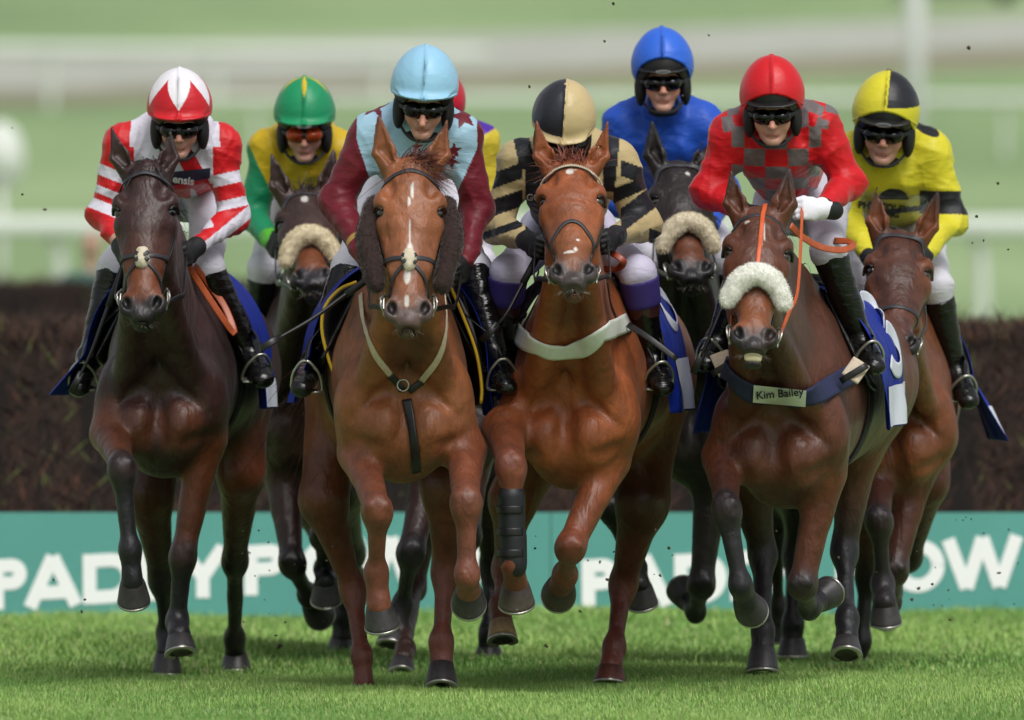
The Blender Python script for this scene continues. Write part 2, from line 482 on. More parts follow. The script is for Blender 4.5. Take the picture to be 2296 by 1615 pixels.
def green_mat(name, stops, rough=.9, scales=((.35, 3), (2.5, 6))):
    m = bpy.data.materials.new(name); m.use_nodes = True; t = m.node_tree; n = t.nodes; L = t.links
    b = n['Principled BSDF']; b.inputs['Roughness'].default_value = rough; b.inputs['Specular IOR Level'].default_value = .2
    tc = n.new('ShaderNodeTexCoord')
    n1 = n.new('ShaderNodeTexNoise'); n1.inputs['Scale'].default_value = .045; n1.inputs['Detail'].default_value = 8
    n2 = n.new('ShaderNodeTexNoise'); n2.inputs['Scale'].default_value = 1.7; n2.inputs['Detail'].default_value = 8
    mp = n.new('ShaderNodeMapping'); mp.inputs['Scale'].default_value = (1, .35, 1)
    L.new(tc.outputs['Object'], mp.inputs[0]); L.new(mp.outputs[0], n1.inputs['Vector']); L.new(tc.outputs['Object'], n2.inputs['Vector'])
    ad = n.new('ShaderNodeMath'); ad.operation = 'ADD'; L.new(n1.outputs['Fac'], ad.inputs[0])
    m2 = n.new('ShaderNodeMath'); m2.operation = 'MULTIPLY_ADD'; m2.inputs[1].default_value = .5; m2.inputs[2].default_value = -.25
    L.new(n2.outputs['Fac'], m2.inputs[0]); L.new(m2.outputs[0], ad.inputs[1])
    cr = n.new('ShaderNodeValToRGB'); e = cr.color_ramp.elements
    e[0].position = .35; e[0].color = (*lin(stops[0]), 1); e[1].position = .68; e[1].color = (*lin(stops[2]), 1)
    x = e.new(.5); x.color = (*lin(stops[1]), 1)
    L.new(ad.outputs[0], cr.inputs[0]); L.new(cr.outputs[0], b.inputs['Base Color'])
    return m
M_ground = green_mat('turf_ground', ('768e62', '8aa172', '9db183'))
V, F = ground_mesh()
g = link_mesh('ground', V, F, M_ground); g['kind'] = 'structure'

# the grass cover of the landing side: real blades
def grass():
    r = np.random.default_rng(3)
    def blk(n, x0, x1, y0, y1, hmin, hmax, wd):
        x = r.uniform(x0, x1, n); y = r.uniform(y0, y1, n)
        cl = np.sin(x*3.1+np.sin(y*2.2)*1.5)*np.sin(y*2.7+np.sin(x*1.9)*1.3)
        cl2 = np.sin(x*11+y*5)*np.sin(y*13-x*4)
        h = r.uniform(hmin, hmax, n)*(1+.22*cl+.2*cl2)*np.where(r.random(n) < .03, 1.5, 1)
        a = r.uniform(0, 6.28, n); ln = r.uniform(.1, .75, n)*h
        z = zg(x, y)-.004
        dx, dy = np.cos(a), np.sin(a); sx, sy = -dy*wd, dx*wd
        w2 = r.uniform(.7, 1.3, n)
        sx = sx*w2; sy = sy*w2
        p = lambda f, q, s: np.stack([x+dx*ln*f+sx*s, y+dy*ln*f+sy*s, z+h*q], 1)
        V = np.stack([p(0, 0, -1), p(0, 0, 1), p(.3, .55, -.8), p(.3, .55, .8), p(1, .93, 0)], 1).reshape(-1, 3)
        b = np.arange(n)*5
        F = np.concatenate([np.stack([b, b+1, b+3], 1), np.stack([b, b+3, b+2], 1), np.stack([b+2, b+3, b+4], 1)])
        pt = np.sin(x*1.3+2)*np.sin(y*1.1+np.sin(x*.8)*2)
        t = np.clip(.48+.18*cl+.10*cl2+.22*pt+r.normal(0, .24, n), 0, 1)[:, None]
        c = lin('5c8c3e')*(1-t)+lin('a6c66c')*t
        pale = (r.random(n) < .08)[:, None]; c = np.where(pale, lin('b0b380')[None], c)
        return V, F, np.repeat(c, 5, 0)
    A = blk(620000, -3.1, 3.1, 38.8, 44.5, .012, .033, .0012)
    B = blk(220000, -4.3, 4.3, 44.5, 52.0, .025, .048, .0034)
    V = np.concatenate([A[0], B[0]]); F = np.concatenate([A[1], B[1]+len(A[0])]); c = np.concatenate([A[2], B[2]])
    m = mat('grass_blades', vcol=True, rough=.5, spec=.3)
    o = link_mesh('grass', V, F, m, None, c, smooth=False); o['kind'] = 'stuff'
    o['label'] = 'short bright green turf on the landing side of the fence'; o['category'] = 'grass'
grass()

def box(lo, hi):
    (x0, y0, z0), (x1, y1, z1) = lo, hi
    V = np.array([(x, y, z) for x in (x0, x1) for y in (y0, y1) for z in (z0, z1)], float)
    F = [[0, 1, 3, 2], [4, 6, 7, 5], [0, 4, 5, 1], [2, 3, 7, 6], [0, 2, 6, 4], [1, 5, 7, 3]]
    return V, F

# pale gravel path on the far slope and a worn dirt edge
def band(name, fy0, fy1, m, lift):
    xs = np.linspace(-60, 60, 121); V = []; F = []
    K = 8
    for i, x in enumerate(xs):
        for k in range(K):
            y = fy0(x)+(fy1(x)-fy0(x))*k/(K-1); V.append((x, y, float(zg(x, y))+lift))
    for i in range(len(xs)-1):
        for k in range(K-1):
            a = i*K+k; F.append([a, a+K, a+K+1, a+1])
    o = link_mesh(name, V, F, m); o['kind'] = 'structure'
M_path = mat('pale_gravel', 'b0b2a6', rough=.95, noise=[(.5, .8, 1.1), (4, .85, 1.1)])
M_dirt = mat('worn_dirt', '8f866f', rough=.95, noise=[(.6, .75, 1.1)])
band('path', lambda x: 293+np.clip(x+12, 0, 40)*1.1, lambda x: 322+np.clip(x+12, 0, 60)*.75, M_path, .02)
band('path', lambda x: 283+np.clip(x+12, 0, 30)*1.0, lambda x: 291+np.clip(x+12, 0, 30)*1.1, M_dirt, .03)

# ------------------------------------------------------------------ birch fences
M_birch = mat('birch_core', '170f0c', rough=.95, noise=[(6, .5, 1.4), (40, .6, 1.3)], bump=[(30, 1, .03, (1, 1, .2))])
M_twig = mat('birch_twigs', vcol=True, rough=.9)
def birch_fence(x0, x1, y0, y1, z0, z1, n, seed, label, dens=1):
    r = np.random.default_rng(seed)
    e = empty('birch_fence', ((x0+x1)/2, y0, z0), label, 'race fence')
    nx = int((x1-x0)/.12)
    xs = np.linspace(x0, x1, nx); prof = [(y0+.02, z0), (y0+.05, z0+(z1-z0)*.8), (y0+.22, z1-.05), (y1-.15, z1-.04), (y1, z0)]
    V = []; F = []
    for i, x in enumerate(xs):
        for (y, z) in prof: V.append((x, y+r.normal()*.012, z+r.normal()*.012))
    k = len(prof)
    for i in range(nx-1):
        for j in range(k-1): F.append([i*k+j, i*k+j+1, (i+1)*k+j+1, (i+1)*k+j])
    F.append(list(range(k))); F.append([(nx-1)*k+j for j in range(k)][::-1])
    link_mesh('birch_packing', V, F, M_birch, e, smooth=False)
    # twigs
    top = r.random(n) < .22
    x = r.uniform(x0, x1, n)
    zb = np.where(top, z1-.10, r.uniform(z0, z1-.06, n)); L = np.where(top, .10+r.normal(0, .022, n), r.uniform(.05, .17, n))
    yb = np.where(top, r.uniform(y0+.02, y1-.1, n), y0+.02+(zb-z0)*.04)
    dx = np.where(top, r.normal(0, .22, n), r.normal(0, .7, n)); dy = np.where(top, r.normal(0, .1, n), -np.abs(r.normal(.03, .06, n)))
    wd = r.uniform(.003, .007, n)
    a = np.stack([x-wd, yb, zb], 1); b = np.stack([x+wd, yb, zb], 1); c = np.stack([x+dx*L, yb+dy*L-.004, zb+L], 1); d = np.stack([x, yb-.006, zb+L*.1], 1)
    V = np.stack([a, b, c, d], 1).reshape(-1, 3); q = np.arange(n)*4
    F = np.concatenate([np.stack([q, q+3, q+2], 1), np.stack([q+3, q+1, q+2], 1), np.stack([q+1, q, q+2], 1)])
    t = r.random(n)[:, None]
    cc = np.where(top[:, None], lin('2e1e18')*(1-t)+lin('5c3f32')*t, lin('1b120e')*(1-t)+lin('4a342a')*t)
    og = (r.random(n) < .03)[:, None]; cc = np.where(og, lin('6e4532')[None], cc)
    gr = (r.random(n) < .015)[:, None]; cc = np.where(gr, lin('7d8b4a')[None], cc)
    o = link_mesh('birch_twigs', V, F, M_twig, e, np.repeat(cc, 4, 0), smooth=False); o['kind'] = 'stuff'
    return e
birch_fence(-6.2, 6.2, 52.06, 53.4, 0, 1.36, 95000, 5, 'wide dark brown birch fence right behind the teal board')
birch_fence(-8, -2.0, 85, 86.2, .05, 1.57, 9000, 6, 'blurred dark birch fence farther off at the left')

# ------------------------------------------------------------------ advertising boards
M_teal = mat('teal_board_face', '5aa097', rough=.55, noise=[(1.5, .94, 1.05), (25, .97, 1.02)])
M_letter = mat('white_board_letter', 'fbfbfb', rough=.6)
def stroke(pl, wd, y, depth=.002):
    """polyline in the plane (x,z) -> thin prism"""
    pl = np.asarray(pl, float); t = np.gradient(pl, axis=0); t /= np.linalg.norm(t, axis=1, keepdims=True)
    nn = np.stack([-t[:, 1], t[:, 0]], 1)
    if len(pl) > 2:
        for i in range(1, len(pl)-1):
            a = N(pl[i]-pl[i-1]); b = N(pl[i+1]-pl[i]); m = N(a+b); c = max(.5, float(np.dot(m, a))); nn[i] = np.array([-m[1], m[0]])/c
    A = pl+nn*wd/2; B = pl-nn*wd/2; n = len(pl); V = []
    for d in (0, depth):
        V += [(p[0], y-.0005-d, p[1]) for p in A]+[(p[0], y-.0005-d, p[1]) for p in B]
    F = []
    for i in range(n-1):
        F += [[2*n+i, 2*n+i+1, 3*n+i+1, 3*n+i], [i, i+n, i+n+1, i+1], [i, i+1, 2*n+i+1, 2*n+i], [n+i, 3*n+i, 3*n+i+1, n+i+1]]
    F += [[0, 2*n, 3*n, n], [n-1, 2*n-1, 4*n-1, 3*n-1]]
    return np.array(V), F
def arc(cx, cz, rx, rz, a0, a1, n=22):
    a = np.linspace(radians(a0), radians(a1), n); return np.stack([cx+rx*np.cos(a), cz+rz*np.sin(a)], 1)
def letter(ch, w, h, s):
    q = s/2
    if ch == 'P': return [[(q, 0), (q, h)], np.vstack([[(q, h-q)], arc(w-h*.31, h-h*.31, h*.31-q, h*.31-q, 90, -90), [(q, h-h*.62+q)]])]
    if ch == 'R': return letter('P', w*.95, h, s)+[[(w*.45, h*.5), (w-q*.9, 0)]]
    if ch == 'A': return [[(q*.7, 0), (w/2, h)], [(w/2, h), (w-q*.7, 0)], [(w*.25, h*.28), (w*.75, h*.28)]]
    if ch == 'D': return [[(q, 0), (q, h)], np.vstack([[(q, h-q)], arc(w-h*.5, h/2, h*.5-q, h*.5-q, 90, -90), [(q, q)]])]
    if ch == 'Y': return [[(q*.7, h), (w/2, h*.42)], [(w-q*.7, h), (w/2, h*.42)], [(w/2, 0), (w/2, h*.5)]]
    if ch == 'O': return [arc(w/2, h/2, w/2-q, h/2-q*.8, 0, 360, 40)]
    if ch == 'W': return [[(q*.7, h), (w*.29, 0)], [(w*.29, 0), (w*.5, h)], [(w*.5, h), (w*.71, 0)], [(w*.71, 0), (w-q*.7, h)]]
    if ch == 'E': return [[(q, 0), (q, h)], [(q, q), (w, q)], [(q, h/2), (w*.9, h/2)], [(q, h-q), (w, h-q)]]
KB = 52.0/FPX
lay = [('P', 0, 82), ('A', 78, 203), ('D', 208, 326), ('D', 334, 440), ('Y', 420, 534), ('P', 570, 663), ('O', 697, 815), ('W', 813, 988), ('E', 1003, 1063), ('R', 1080, 1168)]
x_seam = (1236-CU)*KB; pw = 1326*KB
for bi, nm in ((-2, 'leftmost, outside the horses'), (-1, 'at the left behind the dark bay'), (0, 'at the right behind the white-nosebanded bay'), (1, 'rightmost, past the right edge')):
    x0 = x_seam+bi*pw; x1 = x0+pw-.004
    if bi in (-2, 1): lab = 'teal advertising board, white lettering, '+nm
    else: lab = 'teal advertising board with slanting white capitals '+nm
    e = empty('advertising_board', (x0, 52, 0), lab, 'advertising board', 'teal boards along the foot of the fence')
    v, f = box((x0, 52.0, -.03), (x1, 52.03, .468)); link_mesh('board_panel', v, f, M_teal, e, smooth=False)
    ux = (x0-x_seam)/KB + 1236+69           # pixel where the word starts
    th = radians(3.2)
    for li, (ch, a, b) in enumerate(lay):
        w_ = (b-a)*KB; h_ = 112*KB; parts = []
        for si, pl in enumerate(letter(ch, w_, h_, 30*KB)):
            pl = np.asarray(pl, float)
            if len(pl) > 2 and ch in 'PDRO': pass
            X = pl[:, 0]+a*KB; Z = pl[:, 1]
            wx = (ux-CU)*KB+X*cos(th)-Z*sin(th)*.2; wz = .018+X*sin(th)+Z*cos(th)
            parts.append(stroke(np.stack([wx, wz], 1), 30*KB, 52.0-.0006*si))
        v, f = merge(parts); link_mesh('letter', v, f, M_letter, e, smooth=False)

# ------------------------------------------------------------------ running rails far behind
M_rail = mat('white_plastic', 'd3d8d0', rough=.5)
def running_rail(Y, v_top, u0, u1, us, rr, label, slope=0.0):
    x0, x1 = (u0-CU)*Y/FPX, (u1-CU)*Y/FPX; z = CAMZ-(v_top-HOR)*Y/FPX
    e = empty('running_rail', ((x0+x1)/2, Y, float(zg(0, Y))), label, 'running rail')
    xs = np.linspace(x0, x1, 40); pts = np.stack([xs, Y+slope*xs, z+0*xs], 1)
    v, f = strip(pts, (0, -1, 0), rr*2, rr*1.4, k=10, exp=.8); link_mesh('top_rail', v, f, M_rail, e)
    for u in us:
        x = (u-CU)*Y/FPX; y = Y+slope*x; zb = float(zg(x, y))
        pts = resample([(x-.30, y+.05, z), (x-.05, y+.12, z-.05), (x+.12, y+.16, z-.35), (x+.14, y+.16, zb+.3), (x+.14, y+.16, zb-.05)], 20)
        v, f = tube(pts, rr*.62); link_mesh('rail_post', v, f, M_rail, e)
running_rail(150, 508, -900, 3300, (-580, 110, 800, 1490, 2180, 2870), .14, 'nearer blurred white running rail crossing behind the riders')
running_rail(250, 222, 400, 3100, (560, 980, 1400, 1820, 2240, 2660, 3080), .10, 'distant blurred white running rail crossing the upper right slope')
running_rail(285, 120, -800, 1100, (-600, -240, 120, 480, 840), .14, 'distant broad white rail along the pale path at upper left', .45)

e = empty('course_marker', (P(6, 0, 150)[0], 150, float(zg(-6.8, 150))), 'blurred round white marker board at the left edge', 'course marker')
zc = CAMZ-(352-HOR)*150/FPX; xc = P(2, 0, 150)[0]
a = np.linspace(0, 2*pi, 32, endpoint=False)
v, f = strip(np.array([(xc, 149.96, zc), (xc, 150.04, zc)]), (0, 0, 1), .62, .95, k=32, exp=1); link_mesh('marker_disc', v, f, M_rail, e)
v, f = tube(np.array([(xc, 150, float(zg(xc, 150))), (xc, 150, zc-.3)]), .05); link_mesh('post', v, f, M_rail, e)
e = empty('flag_pole', (P(2050, 0, 200)[0], 200, float(zg(7, 200))), 'tall blurred white pole rising behind the yellow and black cap', 'pole')
xp = P(2052, 0, 200)[0]
v, f = tube(np.array([(xp, 200, float(zg(xp, 200))), (xp, 200, 8.4)]), .17, 12); link_mesh('pole_shaft', v, f, mat('grey_white_paint', 'c3c6c2', rough=.5), e)
v, f = box((xp-.5, 199.6, float(zg(xp, 200))-.1), (xp+.5, 200.4, float(zg(xp, 200))+.25)); link_mesh('pole_base', v, f, mat('grey_white_paint'), e)

# a spectator behind the far fence and a parked vehicle high on the slope, both far out of focus
def far_person(u, v_head, Y, top, label):
    z0 = float(zg((u-CU)*Y/FPX, Y)); hd = P(u, v_head, Y); x = hd[0]
    e = empty('person', (x, Y, z0), label, 'person')
    c1, c2, c3 = lin('b08a78'), lin(top), lin('22242c')
    pr = [ell(hd, (.08, .10, .12), ca=c1), cone((x, Y, hd[2]-.1), (x, Y, hd[2]-.2), .05, .06, ca=c1), cone((x, Y, hd[2]-.32), (x, Y, z0+.95), (.19, .12), (.16, .12), k=.05, ca=c2)]
    for s in (-1, 1):
        pr += [cone((x+s*.19, Y, hd[2]-.27), (x+s*.25, Y-.02, z0+1.12), .055, .045, k=.04, ca=c2), cone((x+s*.25, Y-.02, z0+1.12), (x+s*.22, Y-.12, z0+.88), .042, .033, k=.02, ca=c2), ell((x+s*.22, Y-.15, z0+.84), (.03, .04, .05), ca=c1),
               cone((x+s*.09, Y, z0+.92), (x+s*.10, Y, z0+.5), .09, .062, k=.04, ca=c3), cone((x+s*.10, Y, z0+.5), (x+s*.10, Y+.02, z0+.1), .06, .042, k=.02, ca=c3), cone((x+s*.10, Y, z0+.05), (x+s*.11, Y-.16, z0+.04), .042, .035, k=.02, ca=lin('181414'))]
    V, F = simple_surface(pr, .02); link_mesh('body', V, F, M_silk, e, pcolors(pr, V))
far_person(205, 552, 92, '2f6f66', 'blurred person in a teal jacket standing behind the far fence at left')
Yc = 352; xc = P(2150, 0, Yc)[0]; zc = float(zg(xc, Yc))
e = empty('parked_car', (xc, Yc, zc), 'dark blurred car parked high on the slope at the top right', 'car')
M_car = mat('dark_car_paint', '4b4652', rough=.3, coat=.5); M_glass = mat('car_glass', '20242a', rough=.1)
prof = [(-2.1, .35), (-2.15, .75), (-1.5, .92), (-.9, 1.42), (.9, 1.45), (1.6, .98), (2.15, .85), (2.2, .4)]
V = [(xc+x, Yc-.85, zc+z) for x, z in prof]+[(xc+x, Yc+.85, zc+z) for x, z in prof]; n = len(prof)
link_mesh('car_body', V, [list(range(n)), [2*n-1-i for i in range(n)]]+[[i, i+n, (i+1) % n+n, (i+1) % n] for i in range(n)], M_car, e, smooth=False)
link_mesh('window', [(xc+x, Yc-.86, zc+z) for x, z in ((-1.3, .95), (-.85, 1.36), (.85, 1.38), (1.35, .98))], [[0, 1, 2, 3]], M_glass, e, smooth=False)
for x in (-1.4, 1.4):
    v, f = strip(np.array([(xc+x, Yc-.9, zc+.33), (xc+x, Yc-.7, zc+.33)]), (0, 0, 1), .66, .66, k=20, exp=1); link_mesh('wheel', v, f, M_black, e)

# ------------------------------------------------------------------ horses
class Horse: pass
def solve(p1, u, v, L, sign):
    """next joint: keeps bone length L when the photo shows it foreshortened"""
    Y = p1[1]
    for _ in range(3):
        q = P(u, v, Y); d = math.hypot(q[0]-p1[0], q[2]-p1[2])
        Y = p1[1]+sign*math.sqrt(max(L*L-d*d, 0.0))
    return P(u, v, Y)

def hoof_mesh(parent, C, S, X, toe, col, sc_=1.0, shoe=True):
    ax = N(S-C); L = np.linalg.norm(S-C); toe = N(np.asarray(toe)-ax*np.dot(toe, ax)); X = N(np.cross(ax, toe))
    k = 28; a = np.arange(k)/k*2*pi; V = []; cols = []
    prof = [(-.10, .040, .044), (.0, .0475, .050), (.10, .051, .054), (.45, .058, .062), (.85, .0645, .070), (.97, .066, .072), (1.0, .0645, .071)]
    for t, rx, ry in prof:
        for q in a:
            lx, ly = sin(q)*rx*sc_, cos(q)*ry*sc_
            heel = max(0, -cos(q))
            tt = t+(-.06+.06*t)*0
            ln = L*t*(1-.22*heel*(1 if t > .2 else .4)) + L*.12*heel*(t <= .2)*0
            V.append(C+ax*ln+X*lx+toe*(ly+.012*(t-.5)))
            n = (.62+.5*t)*(.9+.2*sin(t*30+cos(q)*1.5)*.5)*(1-.35*(t > .9))
            cols.append(col*n if t > .05 else col*.8)
    nr = len(prof)
    for rr, dz in ((.80, .985), (.45, .90)):
        for q in a:
            heel = max(0, -cos(q))
            V.append(C+ax*L*dz*(1-.22*heel)+X*sin(q)*.0645*rr*sc_+toe*(cos(q)*.071*rr*sc_+.006)); cols.append(lin('3a342e'))
    V.append(C+ax*L*.82+toe*.004); cols.append(lin('2c2824'))
    F = []
    for i in range(nr+1):
        for j in range(k):
            j2 = (j+1) % k; F.append([i*k+j, i*k+j2, (i+1)*k+j2, (i+1)*k+j])
    b = (nr+1)*k
    for j in range(k): F.append([b+j, b+(j+1) % k, len(V)-1])
    V.append(C-ax*L*.1); cols.append(col)
    for j in range(k): F.append([(j+1) % k, j, len(V)-1])
    o = link_mesh('hoof', V, F, mat('hoof_horn', vcol=True, rough=.42, spec=.5, noise=(50, .75, 1.2), bump=[(60, .3, .003, (1, 1, 5))]), parent, np.array(cols))
    if shoe:
        qs = np.linspace(radians(-148), radians(148), 30)
        pts = []
        for q in qs:
            heel = max(0, -cos(q))
            pts.append(C+ax*(L*1.0*(1-.22*heel)+.003)+X*sin(q)*.0575*sc_+toe*(cos(q)*.0640*sc_+.006))
        v1, f1 = strip(pts, ax, .020*sc_, .011, k=8)
        tc = C+ax*L*.93+toe*(.0765*sc_)
        clip = np.array([tc-X*.010+ax*.008, tc+X*.010+ax*.008, tc-ax*.012+toe*-.004, tc-X*.010+ax*.008-toe*.006, tc+X*.010+ax*.008-toe*.006])
        v, f = merge([(v1, f1), (clip, [[0, 1, 2], [3, 2, 4], [0, 3, 4, 1], [0, 2, 3], [1, 4, 2]])])
        link_mesh('horseshoe', v, f, M_steel, o)
    return o

def build_horse(cfg):
    H = Horse(); c = cfg; H.cfg = cfg
    D = c['D']; coat, dark, mid = lin(c['coat']), lin(c['dark']), lin(c['mid'])
    legc = lin(c['leg']); hoofc = lin(c.get('hoofc', '3e3b3c'))
    h_f, h_c = c.get('res', (.0052, .0095))
    C0 = P(c['chest'][0], c['chest'][1], D); hipx = P(c['hip'], 0, D+1.35)[0]
    Av = N([hipx-C0[0], 1.35, 0]); Lv = np.array([Av[1], -Av[0], 0.]); bw = c.get('bw', 1.0)
    pit = c.get('pitch', 0.0)                   # rise of the back towards the croup
    def B(l, s, dz): return np.array([C0[0]+l*Lv[0]+s*Av[0], C0[1]+l*Lv[1]+s*Av[1], C0[2]+dz+pit*s])
    H.B, H.Lv, H.Av, H.C0 = B, Lv, Av, C0
    e = empty('horse', (C0[0], C0[1]+.6, 0), c['label'], 'horse', 'racehorses galloping towards the camera')
    H.e = e
    # --- head frame
    S = c.get('S', 1.0)
    Yh = D-c.get('fwd', .45)
    pu, pv = c['poll']; nu, nv = c['chin']
    O = P(pu, pv, Yh); Q = solve(O, nu, nv, .675*S, -1)
    Dn = N(Q-O); Fw = N(np.array([0, -1, 0])-Dn*np.dot([0, -1, 0], Dn)); Xh = np.cross(Dn, Fw)
    if Xh[0] < 0: Xh = -Xh
    yaw = radians(c.get('yaw', 0))              # + : nose turned to the viewer's right
    X2 = Xh*cos(yaw)+(-Fw)*sin(yaw)*-1; F2 = Fw*cos(yaw)+Xh*sin(yaw)
    X2 = N(Xh*cos(yaw)-Fw*sin(yaw)); Xh, Fw = X2, N(F2)
    R = np.stack([Xh, Fw, Dn], 1)
    def T(x, f, l): return O+S*(x*Xh+f*Fw+l*Dn)
    H.T, H.R, H.S = T, R, S
    H.Xh, H.Fw, H.Dn = Xh, Fw, Dn
    def tc(a, b, ra, rb, k=.03, ca=coat, cb=None, op=1, tag=1):
        sc_ = lambda r: (r[0]*S, r[1]*S) if not np.isscalar(r) else r*S
        return cone(T(*a), T(*b), sc_(ra), sc_(rb), side=Xh, k=k*S, ca=ca, cb=cb, op=op, tag=tag)
    def te(a, r, k=.03, ca=coat, op=1, rot=None, tag=1):
        M = R if rot is None else R@rot
        return ell(T(*a), [x*S for x in r], M, k=k*S, ca=ca, op=op, tag=tag)
    def rx(a): a = radians(a); return np.array([[1, 0, 0], [0, cos(a), -sin(a)], [0, sin(a), cos(a)]])
    def ry(a): a = radians(a); return np.array([[cos(a), 0, sin(a)], [0, 1, 0], [-sin(a), 0, cos(a)]])
    def rz(a): a = radians(a); return np.array([[cos(a), -sin(a), 0], [sin(a), cos(a), 0], [0, 0, 1]])
    muz = lin(c.get('muzzle', '4a3f3c')); nosec = lin(c.get('nosec', c['coat']))
    hd = []
    hw = c.get('hw', 1.0)
    hd.append(tc((0, -.085, .03), (0, -.095, .17), (.080*hw, .075), (.104*hw, .090)))
    hd.append(tc((0, -.040, .10), (0, -.042, .24), (.072*hw, .045), (.085*hw, .045), k=.04))
    hd.append(tc((0, -.095, .17), (0, -.070, .50), (.102*hw, .090), (.060, .055), cb=nosec))
    hd.append(tc((0, -.030, .22), (0, -.028, .52), (.060, .032), (.034, .026), k=.04, cb=nosec))
    for s in (-1, 1):
        hd.append(te((s*.092*hw, -.048, .150), (.030, .034, .030), k=.05))           # brow bone
        hd.append(te((s*.112*hw, -.040, .195), (.020, .026, .017), k=.014, ca=dark*.8, op=-1))   # eye socket
        hd.append(te((s*.095*hw, -.090, .235), (.026, .05, .03), k=.03))             # cheek bone
        hd.append(tc((s*.088*hw, -.075, .27), (s*.060, -.055, .42), (.018, .022), (.010, .014), k=.03, cb=nosec))  # facial crest
        hd.append(te((s*.055, -.175, .27), (.045, .095, .105), k=.04))
        hd.append(te((s*.072*hw, -.012, .115), (.020, .02, .035), k=.03, op=-1))        # hollow above the eye
    hd.append(tc((0, -.20, .30), (0, -.115, .56), (.052, .04), (.036, .028), k=.04, cb=muz))
    hd.append(te((0, -.062, .565), (.064, .056, .070), k=.04, ca=nosec))
    for s in (-1, 1):
        hd.append(te((s*.053, -.030, .578), (.036, .030, .050), k=.020, ca=muz*1.15, rot=ry(s*12)))
        hd.append(te((s*.060, .002, .580), (.0165, .028, .029), k=.010, ca=muz*.3, op=-1, rot=ry(s*-22)))
        hd.append(te((s*.048, .004, .602), (.011, .02, .010), k=.008, op=-1))
    hd.append(te((0, -.048, .625), (.047, .042, .036), k=.02, ca=muz))
    mo = c.get('mouth', 0.0)
    if not mo: hd.append(te((0, -.085, .640), (.040, .036, .026), k=.012+.0*mo, ca=muz*1.3 if not mo else lin('8d7f74')))
    hd.append(te((0, -.060, .651+mo*.12), (.046, .05, .004+mo*.22), k=.004, ca=muz, op=-1))
    if mo:
        hd.append(tc((0, -.130, .52), (0, -.098, .640+mo*.45), (.038, .026), (.034, .016), k=.012, ca=muz)); hd.append(te((0, -.082, .648+mo*.45), (.036, .020, .012), k=.012, ca=lin('8d7f74')))
    # ears
    for s, key in ((-1, 'earL'), (1, 'earR')):
        tip = c[key]; b0 = T(s*.062*hw, -.075, .035)
        tp = solve(b0, tip[0], tip[1], .185*S, .6 if not c.get('earf') else -1)
        m1 = b0+(tp-b0)*.42+Xh*s*.012
        ex = N(Xh+Fw*(-.35*s))
        for prm in (cone(b0, m1, (.034*S, .032*S), (.043*S, .026*S), ex, k=.02, ca=coat, tag=2), cone(m1, tp, (.043*S, .024*S), (.006*S, .006*S), ex, k=.012, ca=coat, cb=lin(c.get('eartip', c['coat'])), tag=2)):
            hd.append(prm)
        fo = Fw*.024*S
        hd.append(cone(b0+(tp-b0)*.22+fo, m1+fo, (.012*S, .018*S), (.026*S, .018*S), ex, k=.008, op=-1))
        hd.append(cone(m1+fo, b0+(tp-b0)*.86+fo*.6, (.026*S, .018*S), (.003*S, .009*S), ex, k=.008, op=-1))
    H.head = [p for p in hd]
    # --- neck and trunk
    bd = []
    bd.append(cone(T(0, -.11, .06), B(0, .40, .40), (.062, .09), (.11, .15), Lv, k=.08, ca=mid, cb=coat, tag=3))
    bd.append(cone(T(0, -.17, .16), B(0, .20, .18), (.078, .10), (.155, .20), Lv, k=.08, ca=coat, tag=3))
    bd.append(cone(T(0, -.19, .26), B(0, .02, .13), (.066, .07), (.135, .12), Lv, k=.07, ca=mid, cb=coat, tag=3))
    bd.append(cone(B(0, .32, .06), B(0, 1.05, .10), (.255*bw, .33), (.29, .33), Lv, k=.10, ca=coat, cb=coat, tag=3))
    bd.append(ell(B(0, .14, .03), (.21*bw, .185, .27), None, k=.08, ca=coat, tag=3))
    for s in (-1, 1):
        bd.append(cone(B(s*.155*bw, .09, -.10), B(s*.10, .33, .34), (.085, .11), (.06, .13), Lv, k=.06, ca=coat, tag=3))
        bd.append(ell(B(s*.172*bw, .03, .0), (.080, .085, .13), None, k=.05, ca=coat, tag=3))
        bd.append(ell(B(s*.088*bw, -.020, -.125), (.086, .090, .115), None, k=.055, ca=coat, tag=3))
        bd.append(cone(B(s*.20*bw, -.01, -.16), B(s*.10*bw, -.125, -.215), (.012, .012), (.016, .016), k=.05, op=-1))
        bd.append(cone(B(s*.13*bw, -.01, .03), T(s*.05, -.22, .34), (.062, .06), (.040, .05), Lv, k=.04, ca=coat, tag=3))
        bd.append(cone(B(s*.03, -.10, .06), B(s*.19*bw, -.035, -.075), (.018, .018), (.012, .018), k=.05, op=-1))
        bd.append(ell(B(s*.14, 1.36, .10), (.155, .20, .23), None, k=.08, ca=coat, tag=3))
    bd.append(cone(B(0, -.135, .00), B(0, -.125, -.26), (.016, .04), (.030, .05), Lv, k=.05, op=-1))
    bd.append(cone(B(0, -.09, .12), B(0, -.12, .03), (.012, .02), (.014, .02), Lv, k=.05, op=-1))
    bd.append(cone(B(0, .36, .34), B(0, .75, .33), (.10, .12), (.12, .11), Lv, k=.09, ca=coat, tag=3))
    bd.append(ell(B(0, 1.22, .14), (.27, .33, .27), None, k=.09, ca=coat, tag=3))
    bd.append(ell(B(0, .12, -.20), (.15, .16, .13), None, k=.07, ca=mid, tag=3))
    lg = []; hoofs = []
    pink = lin(c.get('kneec', c['leg']))
